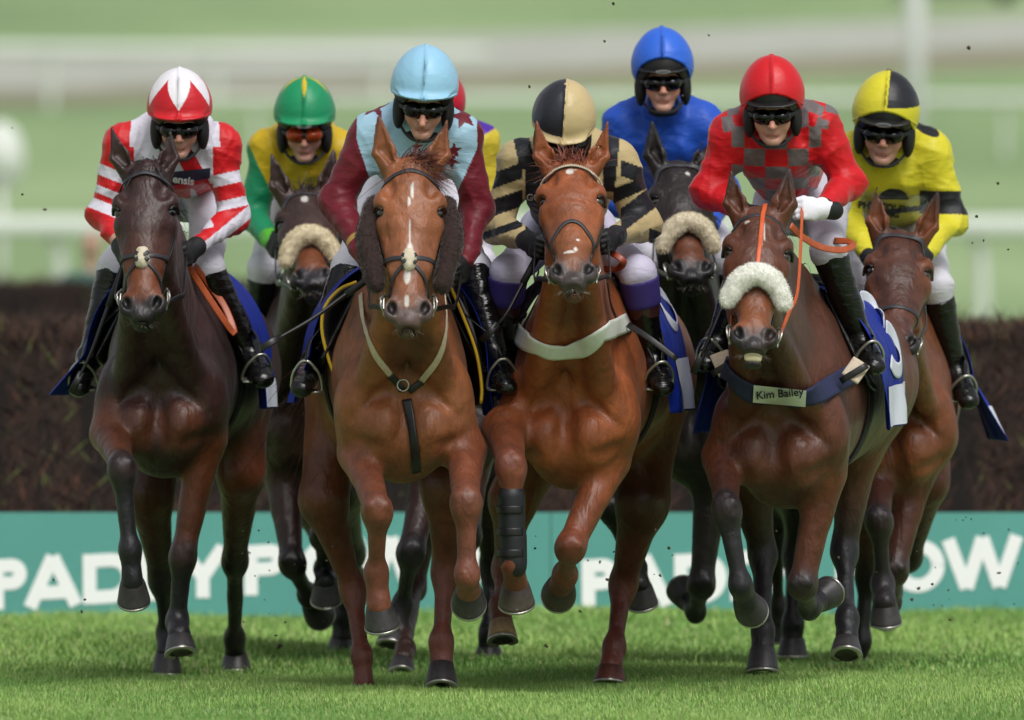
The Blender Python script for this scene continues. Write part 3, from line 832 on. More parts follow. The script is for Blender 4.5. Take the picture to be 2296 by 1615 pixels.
    def lower(J, Fk, Cc, Sl, hind, tint=None, sc_=1.0, toe=None, extra=None):
        """joint (knee/hock) to hoof"""
        kc = lin(tint) if tint else legc
        bx = N(Fk-J)
        sidev = Lv if abs(np.dot(bx, Lv)) < .8 else np.array([0, 1., 0])
        M = np.stack([N(sidev-bx*np.dot(sidev, bx)), np.cross(bx, N(sidev-bx*np.dot(sidev, bx))), bx], 1)
        jr = (.045, .055, .080) if hind else (.043, .042, .066)
        lg.append(ell(J, [x*sc_ for x in jr], M, k=.045, ca=kc if not hind else kc, tag=5))
        fwd_ = np.array([0, -1., 0])
        lg.append(cone(J+bx*.02, Fk, (.038*sc_, .040*sc_), (.0295*sc_, .036*sc_), sidev, k=.045, ca=kc, tag=5))
        if not hind:     # carpal bones and the pisiform behind
            for q_ in (-1, 1):
                lg.append(ell(J+sidev*q_*.026*sc_-bx*.022+fwd_*.030, .017*sc_, None, k=.018, ca=kc, tag=5)); lg.append(ell(J+sidev*q_*.022*sc_+bx*.030+fwd_*.030, .015*sc_, None, k=.016, ca=kc, tag=5))
            lg.append(ell(J+Av*.050-bx*.02, (.018, .024, .026), None, k=.03, ca=kc, tag=5))
        else: lg.append(ell(J+Av*.05-bx*.05, (.026, .03, .035), None, k=.04, ca=kc, tag=5))
        lg.append(cone(J+bx*.05+Av*.018, Fk+Av*.014, (.018*sc_, .02*sc_), (.018*sc_, .02*sc_), sidev, k=.02, ca=kc, tag=5))
        lg.append(ell(Fk, (.041*sc_, .045*sc_, .050*sc_), None, k=.035, ca=kc, tag=5))
        lg.append(ell(Fk+Av*.028, (.030*sc_, .022, .026), None, k=.02, ca=kc, tag=5))
        lg.append(cone(Fk, Cc, (.036*sc_, .038*sc_), (.045*sc_, .046*sc_), sidev, k=.025, ca=kc, tag=5))
        hoofs.append((Cc, Sl, toe if toe is not None else fwd_, sc_*.95))
    for L_ in c['fore']:
        s = L_['s']; E = P(*L_['E'], D+L_.get('ed', .10)); sg = L_.get('sg', (-1, 1, 1, 1))
        K = solve(E, *L_['K'], .40, sg[0]); Fk = solve(K, *L_['F'], .27, sg[1]); Cc = solve(Fk, *L_['C'], .105, sg[2]); Sl = solve(Cc, *L_['S'], .080, sg[3])
        t = L_.get('thick', 1.0); up = lin(L_.get('up', c['arm'])); kn = lin(L_['tint']) if 'tint' in L_ else legc
        lg.append(cone(B(s*.155*bw, .07, -.06), E, (.085, .10), (.070*t, .08*t), Lv, k=.07, ca=coat, cb=up, tag=4))
        lg.append(cone(E, K, (.068*t, .074*t), (.045*t, .047*t), Lv, k=.04, ca=up, cb=up*.45+kn*.55, tag=4))
        d = K-E
        nrm = N(np.cross(N(d), Lv)); nrm = nrm if nrm[1] < 0 else -nrm
        lg.append(cone(E+d*.02+Lv*s*.020, E+d*.42+Lv*s*.018, .056*t, .040*t, Lv, k=.022, ca=up, tag=4))
        lg.append(cone(E+d*.05-Lv*s*.030+nrm*.012, E+d*.40-Lv*s*.016+nrm*.012, .040*t, .028*t, Lv, k=.016, ca=up, tag=4))
        lower(K, Fk, Cc, Sl, False, L_.get('tint'), t, L_.get('toe'))
        L_['pts'] = (E, K, Fk, Cc, Sl)
    for L_ in c['hind']:
        s = L_['s']; q = [P(u, v, D+dd) for (u, v, dd) in L_['J']]     # stifle, hock, fetlock, coronet, sole
        t = L_.get('thick', 1.0); up = lin(L_.get('up', c['arm'])); kn = lin(L_['tint']) if 'tint' in L_ else legc
        A0 = B(s*.15, 1.28, .06)
        lg.append(cone(A0, q[0], (.135, .20), (.095*t, .125*t), Lv, k=.09, ca=coat, cb=up, tag=4))
        lg.append(cone(q[0], q[1], (.088*t, .110*t), (.044*t, .050*t), Lv, k=.05, ca=up, cb=kn, tag=4))
        lower(q[1], q[2], q[3], q[4], True, L_.get('tint'), t, L_.get('toe'))
    prims = bd+lg+hd
    H.prims = prims
    lo, hi = bounds(prims)
    hlo, hhi = bounds(hd, .01)
    dis = wnoise(c['seed'], 16, .0022)
    xs = axis(lo[0], hi[0], h_c, h_f, [(hlo[0], hhi[0])]); ys = axis(lo[1], hi[1], h_c*1.25, h_f, [(hlo[1], T(0, -.06, .3)[1])]); zs = axis(lo[2], hi[2], h_c, h_f, [(hlo[2], hhi[2])])
    V, F = surface(prims, xs, ys, zs, disp=dis)
    V, F = biggest(V, F)
    col = pcolors(prims, V, .012)
    # --- markings that belong to the coat
    q = (V-O)/S; hx, hf, hl = q@Xh, q@Fw, q@Dn
    r = np.random.default_rng(c['seed'])
    head_m = (np.abs(hx) < .16) & (hl > -.02) & (hl < .76) & (hf > -.27) & (hf < .12)
    def blend(mask, colr):
        m = np.clip(mask, 0, 1)[:, None]; col[:] = col*(1-m)+colr[None]*m
    def sm(x, a, b): t = np.clip((x-a)/(b-a), 0, 1); return t*t*(3-2*t)
    hm = head_m.astype(float)
    if 'tanface' in c:     # paler brown muzzle above the nostrils
        blend(hm*sm(hl, .40, .46)*(1-sm(hl, .545, .575))*.9, lin(c['tanface']))
    nz = wnoise(c['seed']+5, 45, 1.0)(V[:, 0], V[:, 1], V[:, 2])
    blend(hm*sm(hl+.012*nz, .545, .585)*sm(np.abs(hx)+.05*(hl > .60), .02, .035), muz)
    blend(hm*sm(hl+.01*nz, .575, .60), muz)
    for s in (-1, 1):      # dark nostril lining, dark skin round the eye
        dn = np.sqrt(((hx-s*.060)/.019)**2+((hl-.583)/.031)**2)
        blend(hm*(1-sm(dn, .75, 1.15))*(hf > -.03)*(hf < .02), muz*.12)
        de = np.sqrt(((hx-s*.112*hw)/.026)**2+((hl-.195)/.022)**2+((hf+.045)/.035)**2)
        blend(hm*(1-sm(de, .8, 1.3))*.75, dark*.6)
    white = lin('d9d2cb')
    for (px, pl, rx_, rl_) in c.get('blaze', []):
        d2 = np.sqrt(((hx-px)/rx_)**2+((hl-pl)/rl_)**2)+.16*nz
        blend(hm*(1-sm(d2, .75, 1.1))*(hf > -.05), white)
    # body shading of the coat: darker neck front and sooty patches
    sooty = c.get('sooty', .0)
    if sooty:
        nb = wnoise(c['seed']+9, 9, 1.0)(V[:, 0], V[:, 1], V[:, 2])
        blend((1-hm)*sooty*np.clip(.35+.5*nb, 0, 1)*sm(V[:, 2], .8, .95), dark)
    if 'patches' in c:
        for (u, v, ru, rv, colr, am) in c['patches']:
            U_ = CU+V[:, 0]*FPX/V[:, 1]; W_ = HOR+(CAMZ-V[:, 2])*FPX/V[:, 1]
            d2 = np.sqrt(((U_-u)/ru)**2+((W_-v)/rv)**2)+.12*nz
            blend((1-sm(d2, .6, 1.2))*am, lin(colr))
    for s in c.get('socks', []): pass
    body = link_mesh('body', V, F, M_coat, e, col)
    H.body = body
    for i, (a, b, toe, sc_) in enumerate(hoofs):
        hc = lin(c['hoofcs'][i]) if 'hoofcs' in c and c['hoofcs'][i] else hoofc
        hoof_mesh(e, a, b, Lv, toe, hc, sc_)
    if mo:
        V, F = simple_surface([ell(T(0, -.068, .640+mo*.45), [.028*S, .010*S, .007*S], R, ca=coat), ell(T(0, -.058, .640), [.030*S, .012*S, .005*S], R, ca=coat)], .0035); link_mesh('teeth', V, F, mat('horse_teeth', 'c4b78e', rough=.4), e)
    # eyes
    for s in (-1, 1):
        cc = T(s*.093*hw, -.055, .193); v, f = simple_surface([ell(cc, [.024*S, .026*S, .019*S], R, ca=coat)], .004); link_mesh('eye', v, f, M_eye, e)
        lid = resample([T(s*.096*hw, -.024, .193), T(s*.110*hw, -.030, .176), T(s*.122*hw, -.055, .171), T(s*.124*hw, -.085, .183)], 14); link_mesh('eyelid', *tube(lid, .0065*S), mat('eyelid_'+c['coat'], c['dark'], rough=.5), e)
    # mane along the crest and forelock
    n = c.get('mane_n', 260); t = r.uniform(0, 1, n)
    a0, a1 = T(0, -.10, .0), B(0, .45, .55)
    rt = a0[None]*(1-t[:, None])+a1[None]*t[:, None]+r.normal(0, .012, (n, 3)); rt[:, 2] -= .02
    md = np.tile(Lv*c.get('mane_s', -1)*.7+np.array([0, 0, .5]), (n, 1))
    hair('mane', rt, md, .15, .0035, (lin(c['hair']), lin(c['hair'])*1.8), e, droop=1.1, seed=c['seed'])
    fl = c.get('forelock', ('soft', 90, .1))
    n = fl[1]*4
    rt = np.stack([T(x, f, l) for x, f, l in zip(r.uniform(-.045, .045, n), r.uniform(-.10, -.045, n), r.uniform(-.02, .035, n))])
    if fl[0] == 'tuft':
        dd = np.tile(Fw*.5-Dn*.25, (n, 1)); hair('forelock', rt, dd, .090, .0030, (lin(c['hair']), lin(c['hair'])*2.0), e, droop=.9, jit=.4, seed=3+c['seed'])
    else:
        dd = np.tile(Fw*.25-Dn*.35+Xh*fl[2], (n, 1)); hair('forelock', rt, dd, .14, .0030, (lin(c['hair']), lin(c['hair'])*2.4), e, droop=.45, jit=.28, seed=3+c['seed'])
    # whiskers
    n = 60; an = r.uniform(-1, 1, n)
    rt = np.stack([T(.042*a, -.05-.03*abs(a), .63+.012*(1-abs(a))) for a in an]); dd = np.stack([N(Xh*a*1.3+Dn*.6+Fw*.3) for a in an])
    hair('whiskers', rt, dd, .035, .0005, (lin('8a7d72'), lin('cfc6ba')), e, droop=.1, seed=8)
    # tail
    n = 160; base = B(0, 1.58, .18); rt = base+r.normal(0, .018, (n, 3))
    dd = np.tile(Av*.9+np.array([0, 0, .15])+Lv*c.get('tail_s', 0), (n, 1))
    hair('tail', rt, dd, c.get('tail_l', .5), .005, (lin(c['hair']), lin(c['hair'])*1.7), e, droop=.9, jit=.14, seg=6, seed=2)
    build_tack(H, c)
    return H

def fleece(name, parent, pts, r, colr, seed, n=9000, flen=.011, taper=.8):
    pts = resample(pts, 14); pr = []
    for i in range(len(pts)-1):
        t = abs((i+.5)/(len(pts)-1)*2-1); a = r*(1-(1-taper)*t*t)
        pr.append(cone(pts[i], pts[i+1], a, a, k=.01, ca=colr))
    d1 = wnoise(seed, 60, .0016); d2 = wnoise(seed+1, 150, .0016, n=9)
    V, F = simple_surface(pr, .0045, disp=lambda x, y, z: d1(x, y, z)+d2(x, y, z))
    o = link_mesh(name, V, F, M_fleece, parent, np.tile(colr, (len(V), 1)))
    rr = np.random.default_rng(seed); ids = rr.integers(0, len(V), n)
    g = grad_pts(pr, V[ids])
    w_ = hair('wool', V[ids]-g*.002, g, flen, .0009, (colr*.97, np.minimum(colr*1.06, .88)), o, droop=.15, jit=.5, seg=2, seed=seed)
    w_['kind'] = 'stuff'
    return o

def build_tack(H, c):
    e, T, B, S = H.e, H.T, H.B, H.S
    hd = H.head; hw = c.get('hw', 1.0)
    ml = M_grey_leather if c.get('greytack', True) else M_black
    # browband
    parts = [hugstrap(hd, [T(-.125*hw, -.12, .10), T(-.10*hw, -.02, c.get('bb', .085)), T(0, .03, c.get('bb', .085)-.025), T(.10*hw, -.02, c.get('bb', .085)), T(.125*hw, -.12, .10)], .018*S, .006, 26)]
    bb = link_mesh('browband', *merge(parts), ml, e)
    if c.get('zigzag'):
        p, g = hug(hd, [T(-.12*hw, -.08, .095), T(-.08*hw, -.0, .062), T(0, .03, .045), T(.08*hw, 0, .062), T(.12*hw, -.08, .095)], 43, .010)
        vv = []; ff = []
        for i in range(0, 42):
            t = N(p[i+1]-p[i]); n_ = g[i]; u = N(np.cross(n_, t)); u = u if np.dot(u, H.Dn) < 0 else -u; sp = np.linalg.norm(p[i+1]-p[i])
            b0 = len(vv); a = p[i]; b = p[i+1]
            vv += [a-u*.009, b-u*.009, (a+b)/2+u*.010, a-u*.009+n_*.003, b-u*.009+n_*.003, (a+b)/2+u*.010+n_*.003]
            ff += [[b0+3, b0+4, b0+5], [b0, b0+2, b0+1], [b0, b0+1, b0+4, b0+3], [b0+1, b0+2, b0+5, b0+4], [b0+2, b0, b0+3, b0+5]]
        link_mesh('browband_teeth', np.array(vv), ff, mat('pale_teeth', 'cfc4ad', rough=.5), bb, smooth=False)
    # cheek straps and throat lash
    for s in (-1, 1):
        br = []; br.append(hugstrap(hd, [T(s*.12*hw, -.12, .09), T(s*.13*hw, -.14, .25), T(s*.10, -.12, .40), T(s*.075, -.09, .53)], .016*S, .005, 22))
        br.append(hugstrap(hd, [T(s*.12*hw, -.15, .10), T(s*.14*hw, -.24, .25), T(s*.05, -.31, .33)], .013*S, .004, 16))
        link_mesh('cheek_strap', *br[0], ml, e); link_mesh('throat_lash', *br[1], ml, e)
    nb = c.get('noseband', 'plain')
    # bit rings
    for s in (-1, 1):
        cc = T(s*.080, -.085, .535); a = np.linspace(0, 2*pi, 24, endpoint=False)
        ring = np.stack([cc+S*.034*(cos(q)*N(H.Fw*.7+H.Xh*s*.5)+sin(q)*H.Dn) for q in a]); o = link_mesh('bit_ring', *tube(ring, .0045, closed=True), M_steel, e)
        link_mesh('bit_cheek', *tube(resample([cc+H.Dn*-.045*S+H.Xh*s*.006, cc+H.Xh*s*.010, cc+H.Dn*.045*S+H.Xh*s*.006], 8), .0045), M_steel, o)
    if nb == 'grackle':
        l0 = c.get('nbl', .43); pr = []
        for s in (-1, 1):
            pr.append(hugstrap(hd, [T(0, .04, l0), T(s*.06, 0, l0-.012), T(s*.10, -.08, l0-.015), T(s*.08, -.20, l0-.02)], .017*S, .006, 20))
            pr.append(hugstrap(hd, [T(0, .04, l0+.003), T(s*.045, 0, l0+.045), T(s*.075, -.07, l0+.105), T(s*.05, -.15, l0+.14)], .013*S, .005, 20, off=.006))
        nbo = link_mesh('noseband', *merge(pr), ml, e)
        if c.get('pad', True):
            cc, g = hug(hd, [T(-.001, .05, l0), T(.001, .05, l0+.001)], 2, .004)
            fleece('fleece_pad', nbo, [cc[0]-H.Dn*.022, cc[0]-H.Dn*.005+H.Xh*.0, cc[0]+H.Dn*.026], .022, lin('cfc4ad'), 11+c['seed'], n=700, flen=.006)
            kn = [hugstrap(hd, [T(-.03, .05, l0-.012), T(.03, .05, l0+.022)], .015, .006, 6, off=.024), hugstrap(hd, [T(.03, .05, l0-.012), T(-.03, .05, l0+.022)], .015, .006, 6, off=.026)]
            link_mesh('strap_cross', *merge(kn), ml, nbo)
    elif nb == 'hanover':
        l0 = c.get('nbl', .40); pr = []
        pr.append(hugstrap(hd, [T(-.07, -.14, l0+.13), T(-.085, -.06, l0+.08), T(-.05, .02, l0+.01), T(0, .04, l0-.012), T(.05, .02, l0+.01), T(.085, -.06, l0+.08), T(.07, -.14, l0+.13)], .016*S, .007, 34))
        pr.append(hugstrap(hd, [T(-.09, -.14, l0+.02), T(-.085, -.07, l0+.085), T(-.04, -.16, l0+.18)], .014*S, .006, 14))
        pr.append(hugstrap(hd, [T(.09, -.14, l0+.02), T(.085, -.07, l0+.085), T(.04, -.16, l0+.18)], .014*S, .006, 14))
        link_mesh('noseband', *merge(pr), ml, e)
    elif nb == 'fleece':
        l0 = c.get('nbl', .40)
        fleece('noseband', e, [T(-.100, -.025, l0+.058), T(-.076, .008, l0+.020), T(-.040, .034, l0-.006), T(0, .042, l0-.014), T(.040, .034, l0-.006), T(.076, .008, l0+.020), T(.100, -.025, l0+.058)], c.get('nbr', .034)*S, lin(c.get('fleecec', 'e0dccc')), 20+c['seed'])
    else:
        l0 = .42
        link_mesh('noseband', *hugstrap(hd, [T(-.085, -.18, l0), T(-.09, -.05, l0), T(0, .04, l0), T(.09, -.05, l0), T(.085, -.18, l0)], .018*S, .006, 26), ml, e)
    # saddle, girth
    sa = [ell(B(0, .58, .50), (.13, .17, .035), None, k=.03, ca=lin('101010')), cone(B(0, .48, .50), B(0, .44, .535), .04, .03, k=.04, ca=lin('101010'))]
    for s in (-1, 1): sa.append(cone(B(s*.12, .46, .44), B(s*.285, .40, .12), (.022, .12), (.014, .10), H.Lv, k=.03, ca=lin('101010')))
    V, F = simple_surface(sa, .010); link_mesh('saddle', V, F, M_black, e)
    an = np.linspace(0, 2*pi, 48, endpoint=False)
    g0 = np.stack([B(.29*cos(a), .50, .07+.37*sin(a)) for a in an])
    p = g0.copy()
    for _ in range(5):
        d = sdf_pts(H.prims, p); gg = grad_pts(H.prims, p); p = p-gg*(d-.006)[:, None]*.7
    gg = grad_pts(H.prims, p); v, f = strip(p, gg, .09, .008, closed=True); link_mesh('girth', v, f, mat('girth_webbing', '26262b', rough=.8), e)
    # saddle cloth: both sides, draped then hanging free
    for s in (-1, 1):
        fl = c.get('cloth', {}).get(s)
        if fl is None: continue
        flare, length, s0, s1 = fl[:4]; seed = fl[4] if len(fl) > 4 else 1
        nb_, ns = 34, 26; V = np.zeros((nb_, ns, 3)); colr = np.zeros((nb_, ns, 3))
        bl = lin(c.get('clothc', '10298c'))
        for i in range(nb_):
            b = i/(nb_-1)
            for j in range(ns):
                a = j/(ns-1); ss = s0+(s1-s0)*a
                d = b*length                       # arc distance from the spine
                ang = min(d/.36, 1.45); lat = .315*sin(ang); z = .10+.40*cos(ang)
                rest = max(0, d-.36*1.45)
                fo = flare*(rest/.4)**1.0 if rest > 0 else 0
                fr = sin(a*9+seed)*.5+sin(a*17+seed*2.3+b*3)*.3
                lat2 = lat+.02+fo*(1-.45*a)+fr*.028*min(1, rest/.15+.15)
                z2 = z-rest*math.sqrt(max(0, 1-min(.9, (flare/.4)**2)))
                V[i, j] = B(s*lat2, ss+.02*sin(b*7+seed), z2)
                colr[i, j] = bl
        num = c.get('num', {}).get(s)
        Vf = V.reshape(-1, 3); cf = colr.reshape(-1, 3)
        I, J = np.meshgrid(np.arange(nb_-1), np.arange(ns-1), indexing='ij'); q = (I*ns+J).ravel()
        F = np.stack([q, q+1, q+ns+1, q+ns], 1)
        o = link_mesh('saddle_cloth', Vf, F, M_cloth, e, cf)
        md = o.modifiers.new('t', 'SOLIDIFY'); md.thickness = .005; md.offset = 0
        md = o.modifiers.new('s', 'SUBSURF'); md.levels = 1; md.render_levels = 1
        H.cloth = getattr(H, 'cloth', {}); H.cloth[s] = (V, o)

# ------------------------------------------------------------------ riders
SKIN = lin('c0917e'); LIPS = lin('a4685f')
def frame(pitch, yaw, roll):
    p, y, r = radians(pitch), radians(yaw), radians(roll)
    X = np.array([1., 0, 0]); Yb = np.array([0, cos(p), sin(p)]); Z = np.array([0, -sin(p), cos(p)])
    R = np.stack([X, Yb, Z], 1)
    cz, sz = cos(y), sin(y); Rz = np.array([[cz, -sz, 0], [sz, cz, 0], [0, 0, 1]])
    cr, sr = cos(r), sin(r); Ry = np.array([[cr, 0, sr], [0, 1, 0], [-sr, 0, cr]])
    return Ry@Rz@R

def text2d(s, bold=0.0, shear=0.0):
    cu = bpy.data.curves.new('t', 'FONT'); cu.body = s; cu.size = 1.0; cu.offset = bold; cu.shear = shear; cu.resolution_u = 3
    o = bpy.data.objects.new('t', cu); COL.objects.link(o)
    bpy.context.view_layer.update()
    m = o.to_mesh(); V = np.array([v.co[:2] for v in m.vertices]); F = [list(p.vertices) for p in m.polygons]
    o.to_mesh_clear(); bpy.data.objects.remove(o); bpy.data.curves.remove(cu)
    # subdivide long triangles once so that the letters can follow cloth
    return V, F

def drop_front(prims, U, W, Y0, off=.002, disp=None):
    """send points from the front onto a surface (prims) along the view-independent forward axis"""
    Y = np.full(len(U), Y0)
    for _ in range(40):
        X = (U-CU)*Y/FPX; Z = CAMZ-(W-HOR)*Y/FPX
        d = sdf_pts(prims, np.stack([X, Y, Z], 1), disp)
        Y = Y+np.clip(d-off, -.02, .1)*.7
    return np.stack([(U-CU)*Y/FPX, Y, CAMZ-(W-HOR)*Y/FPX], 1)

def decal_text(name, s, u, v, size, rot, prims, Y0, m, parent, bold=.02, disp=None, off=.003, bend=0.0, shear=0.0):
    V, F = text2d(s, bold, shear); V = V*size; a = radians(rot)
    U = u+V[:, 0]*cos(a)+V[:, 1]*sin(a); W = v-V[:, 1]*cos(a)+V[:, 0]*sin(a)+bend*(V[:, 0]/size)**2
    q = drop_front(prims, U, W, Y0, off, disp)
    return link_mesh(name, q, F, m, parent, smooth=False)

def decal_quad(name, corners, prims, Y0, m, parent, off=.002, disp=None, n=(14, 6)):
    c = np.array(corners, float); V = []
    for i in range(n[1]+1):
        for j in range(n[0]+1):
            a, b = j/n[0], i/n[1]
            V.append((c[0]*(1-a)+c[1]*a)*(1-b)+(c[3]*(1-a)+c[2]*a)*b)
    V = np.array(V); q = drop_front(prims, V[:, 0], V[:, 1], Y0, off, disp)
    F = [[i*(n[0]+1)+j, (i+1)*(n[0]+1)+j, (i+1)*(n[0]+1)+j+1, i*(n[0]+1)+j+1] for i in range(n[1]) for j in range(n[0])]
    return link_mesh(name, q, F, m, parent)

def hand_prims(Wr, d, thumb_up, s, r=1.0, ca=SKIN):
    """closed fist: palm, four bent fingers, thumb. d = forearm direction, thumb_up = row axis towards the thumb"""
    d = N(d); up = N(np.asarray(thumb_up, float)-d*np.dot(thumb_up, d)); inn = N(np.cross(d, up))*s
    pr = [cone(Wr-d*.02, Wr+d*.03, (.026*r, .020*r), (.036*r, .022*r), up, k=.015, ca=ca)]
    pr.append(cone(Wr+d*.03, Wr+d*.072, (.038*r, .017*r), (.040*r, .015*r), up, k=.012, ca=ca))
    for i in range(4):
        o = up*(.030-.020*i); ln = (.92, 1.0, .95, .8)[i]
        k0 = Wr+d*.075+o; k1 = k0+(d*.018+inn*.022)*ln; k2 = k1+(-d*.004+inn*.026)*ln*.9; k3 = k2+(-d*.022+inn*.004)*ln*.8
        for a, b, ra, rb in ((k0, k1, .0112, .0100), (k1, k2, .0100, .0092), (k2, k3, .0092, .0080)):
            pr.append(cone(a, b, ra*r, rb*r, k=.004, ca=ca))
    t0 = Wr+d*.025+up*.026+inn*.008; t1 = t0+d*.030+up*.014+inn*.012; t2 = t1+d*.022+inn*.014-up*.004
    pr.append(cone(t0, t1, .014*r, .012*r, k=.008, ca=ca)); pr.append(cone(t1, t2, .0118*r, .0095*r, k=.005, ca=ca))
    return pr

def build_rider(H, c):
    D = H.c['D'] if hasattr(H, 'c') else c['D']
    D = c['D']
    J = {k: P(v[0], v[1], D+v[2]) for k, v in c['J'].items()}
    hc = P(*c['head'][:2], D+c['head'][2]); HR = frame(*c['pose']); hs = c.get('hs', 1.0)*.975
    e = empty('person', (J['hip'][0], J['hip'][1], J['hip'][2]), c['label'], 'jockey', 'jockeys riding the racehorses')
    def T(x, y, z): return hc+hs*(HR@np.array([x, y, z]))
    def te(a, r, k=.02, ca=SKIN, op=1, rot=None): return ell(T(*a), [q*hs for q in r], HR if rot is None else HR@rot, k=k, ca=ca, op=op)
    def tcn(a, b, ra, rb, k=.02, ca=SKIN, op=1): return cone(T(*a), T(*b), ra, rb, HR[:, 0], k=k, ca=ca, op=op)
    sk = lin(c.get('skin', 'c0917e')); 
    # ---------------- body
    rv = np.random.default_rng(c['seed']*7); jw, nl, lw = 1+rv.normal(0, .06), rv.normal(0, .004), 1+rv.normal(0, .10); sk = sk*(1+rv.normal(0, .05))
    hd = [te((0, .005, .035), (.074, .092, .090), ca=sk), tcn((0, -.035, .0), (0, -.045, -.075), (.064*hs, .052*hs), (.046*hs*jw, .042*hs), k=.04, ca=sk),
          te((0, -.080, -.100), (.026, .018, .018), k=.03, ca=sk), te((-.038, -.066, -.035), (.024, .02, .026), k=.03, ca=sk*[1.08, .92, .9]), te((.038, -.066, -.035), (.024, .02, .026), k=.03, ca=sk*[1.08, .92, .9]),
          te((0, -.082, .018), (.055, .014, .014), k=.02, ca=sk),
          te((-.031, -.094, .0), (.020, .014, .012), k=.012, op=-1), te((.031, -.094, .0), (.020, .014, .012), k=.012, op=-1),
          tcn((0, -.090, .008), (0, -.119-nl*.6, -.038-nl), .0085*hs, .0120*hs, k=.012, ca=sk*[1.08, .88, .85]), te((-.011, -.106, -.040), (.009, .010, .008), k=.006, ca=sk), te((.011, -.106, -.040), (.009, .010, .008), k=.006, ca=sk),
          te((0, -.086, -.062), (.024, .010, .012), k=.018, ca=sk),
          te((0, -.0925, -.0690), (.0215*lw, .0060, .0036), k=.007, ca=LIPS), te((0, -.0920, -.0765), (.0185*lw, .0060, .0042), k=.007, ca=LIPS), te((0, -.0985, -.0725), (.023, .0045, .0009), k=.002, op=-1),
          te((0, -.092, -.084), (.016, .008, .005), k=.010, op=-1)]
    for s in (-1, 1): hd.append(te((s*.074, .012, -.005), (.010, .018, .028), ca=sk))
    sh = (J['shL']+J['shR'])/2; side = N(J['shR']-J['shL'])
    bd = [cone(T(0, .02, -.05), sh+np.array([0, .02, .03]), .055, .060, side, k=.03, ca=sk)]
    waist, hip = J['waist'], J['hip']
    m0 = sh+np.array([0, .05, -.07]); m1 = waist
    bd += [cone(m0, m1, (.150, .095), (.125, .095), side, k=.05, ca=sk), ell(hip, (.15, .14, .12), None, k=.06, ca=sk)]
    for q in 'LR':
        s = -1 if q == 'L' else 1
        bd += [cone(J['sh'+q], J['el'+q], .050, .040, k=.04, ca=sk), cone(J['el'+q], J['wr'+q], .040, .028, k=.02, ca=sk)]
        hipq = hip+side*s*.08
        bd += [cone(hipq, J['kn'+q], .080, .052, k=.05, ca=sk), cone(J['kn'+q], J['an'+q], .050, .034, k=.03, ca=sk), cone(J['an'+q], J['to'+q], .033, .026, k=.02, ca=sk)]
        fd = J['wr'+q]-J['el'+q]; hdir = np.array(c.get('hd'+q, N(fd)*.6+np.array([0, -.6, -.1])))
        J['hdir'+q] = N(hdir)
        bd += hand_prims(J['wr'+q], hdir, c.get('th'+q, (s*-.25, 0, 1)), s, .93, ca=sk)
    prims = bd+hd
    lo, hi = bounds(prims); hlo, hhi = bounds(hd, .005)
    hz = [(J['wrL'][2]-.09, J['wrL'][2]+.07), (J['wrR'][2]-.09, J['wrR'][2]+.07)]
    fine = c.get('fine', .0038)
    xs = axis(lo[0], hi[0], .009, fine, [(hlo[0], hhi[0])]); ys = axis(lo[1], hi[1], .012, fine, [(hlo[1], hc[1]+.02)]); zs = axis(lo[2], hi[2], .010, fine, [(hlo[2], hc[2]+.05)])
    V, F = surface(prims, xs, ys, zs); V, F = biggest(V, F)
    link_mesh('body', V, F, M_skin, e, pcolors(prims, V, .004))
    # eyes behind the goggles
    # ---------------- helmet
    sh_p = [te((0, .012, .055), (.110, .130, .105), k=.01, ca=lin('0c0c0d')), te((0, .012, .09), (.092, .11, .112), k=.05, ca=lin('0c0c0d'))]
    gp = []
    for s in (-1, 1):
        gp.append(te((s*.088, -.004, -.024), (.024, .058, .070), k=.02, ca=lin('0c0c0d')))
    h_ = .0048
    def zl(X, Y, Z): return (X-hc[0])*HR[0, 2]+(Y-hc[1])*HR[1, 2]+(Z-hc[2])*HR[2, 2]
    def xl(X, Y, Z): return (X-hc[0])*HR[0, 0]+(Y-hc[1])*HR[1, 0]+(Z-hc[2])*HR[2, 0]
    def yl(X, Y, Z): return (X-hc[0])*HR[0, 1]+(Y-hc[1])*HR[1, 1]+(Z-hc[2])*HR[2, 1]
    V, F = simple_surface(sh_p, h_, cuts=[lambda X, Y, Z: zl(X, Y, Z)-(.036-.060*np.clip((np.abs(xl(X, Y, Z))/hs-.055)/.04, 0, 1))*hs+.2*np.maximum(yl(X, Y, Z), 0)])
    hel = link_mesh('helmet', V, F, M_shell, e)
    for g_ in gp: V, F = simple_surface([g_], h_); link_mesh('ear_guard', V, F, M_pad, hel)
    cp = c['cap']
    covered = cp.get('covered', False)
    cz0 = .030 if covered else cp.get('edge', .088)
    cov = [te((0, .012, .058), (.119, .139, .112), k=.01, ca=lin('ffffff')), te((0, .012, .098), (.100, .120, .117), k=.06, ca=lin('ffffff')), te((0, -.02, .12), (.003, .128, .0895), k=.012, ca=lin('ffffff'))]
    if covered: cov += [te((0, -.105, .054), (.092, .050, .0095), k=.022, ca=lin('ffffff'), rot=np.array([[1, 0, 0], [0, cos(.12), -sin(.12)], [0, sin(.12), cos(.12)]]))]
    def cutf(X, Y, Z):
        z, y = zl(X, Y, Z)/hs, yl(X, Y, Z)/hs
        if covered: return (z-.040+.25*np.maximum(y, 0)+.0)*hs
        x = xl(X, Y, Z)/hs
        return (z-(cz0-.050*(x/.11)**2)*np.clip((.0-y)/.09, .2, 1)+.3*np.maximum(y, 0))*hs
    dn = folds(c['seed']+9, 50, .0011, (1, 1, 1.4), 6)
    V, F = simple_surface(cov, .0034, disp=dn, cuts=[cutf])
    lc = (V-hc)@HR/hs
    link_mesh('cap_cover', V, F, M_cap, hel, cp['f'](lc[:, 0], lc[:, 1], lc[:, 2]))
    rim = []
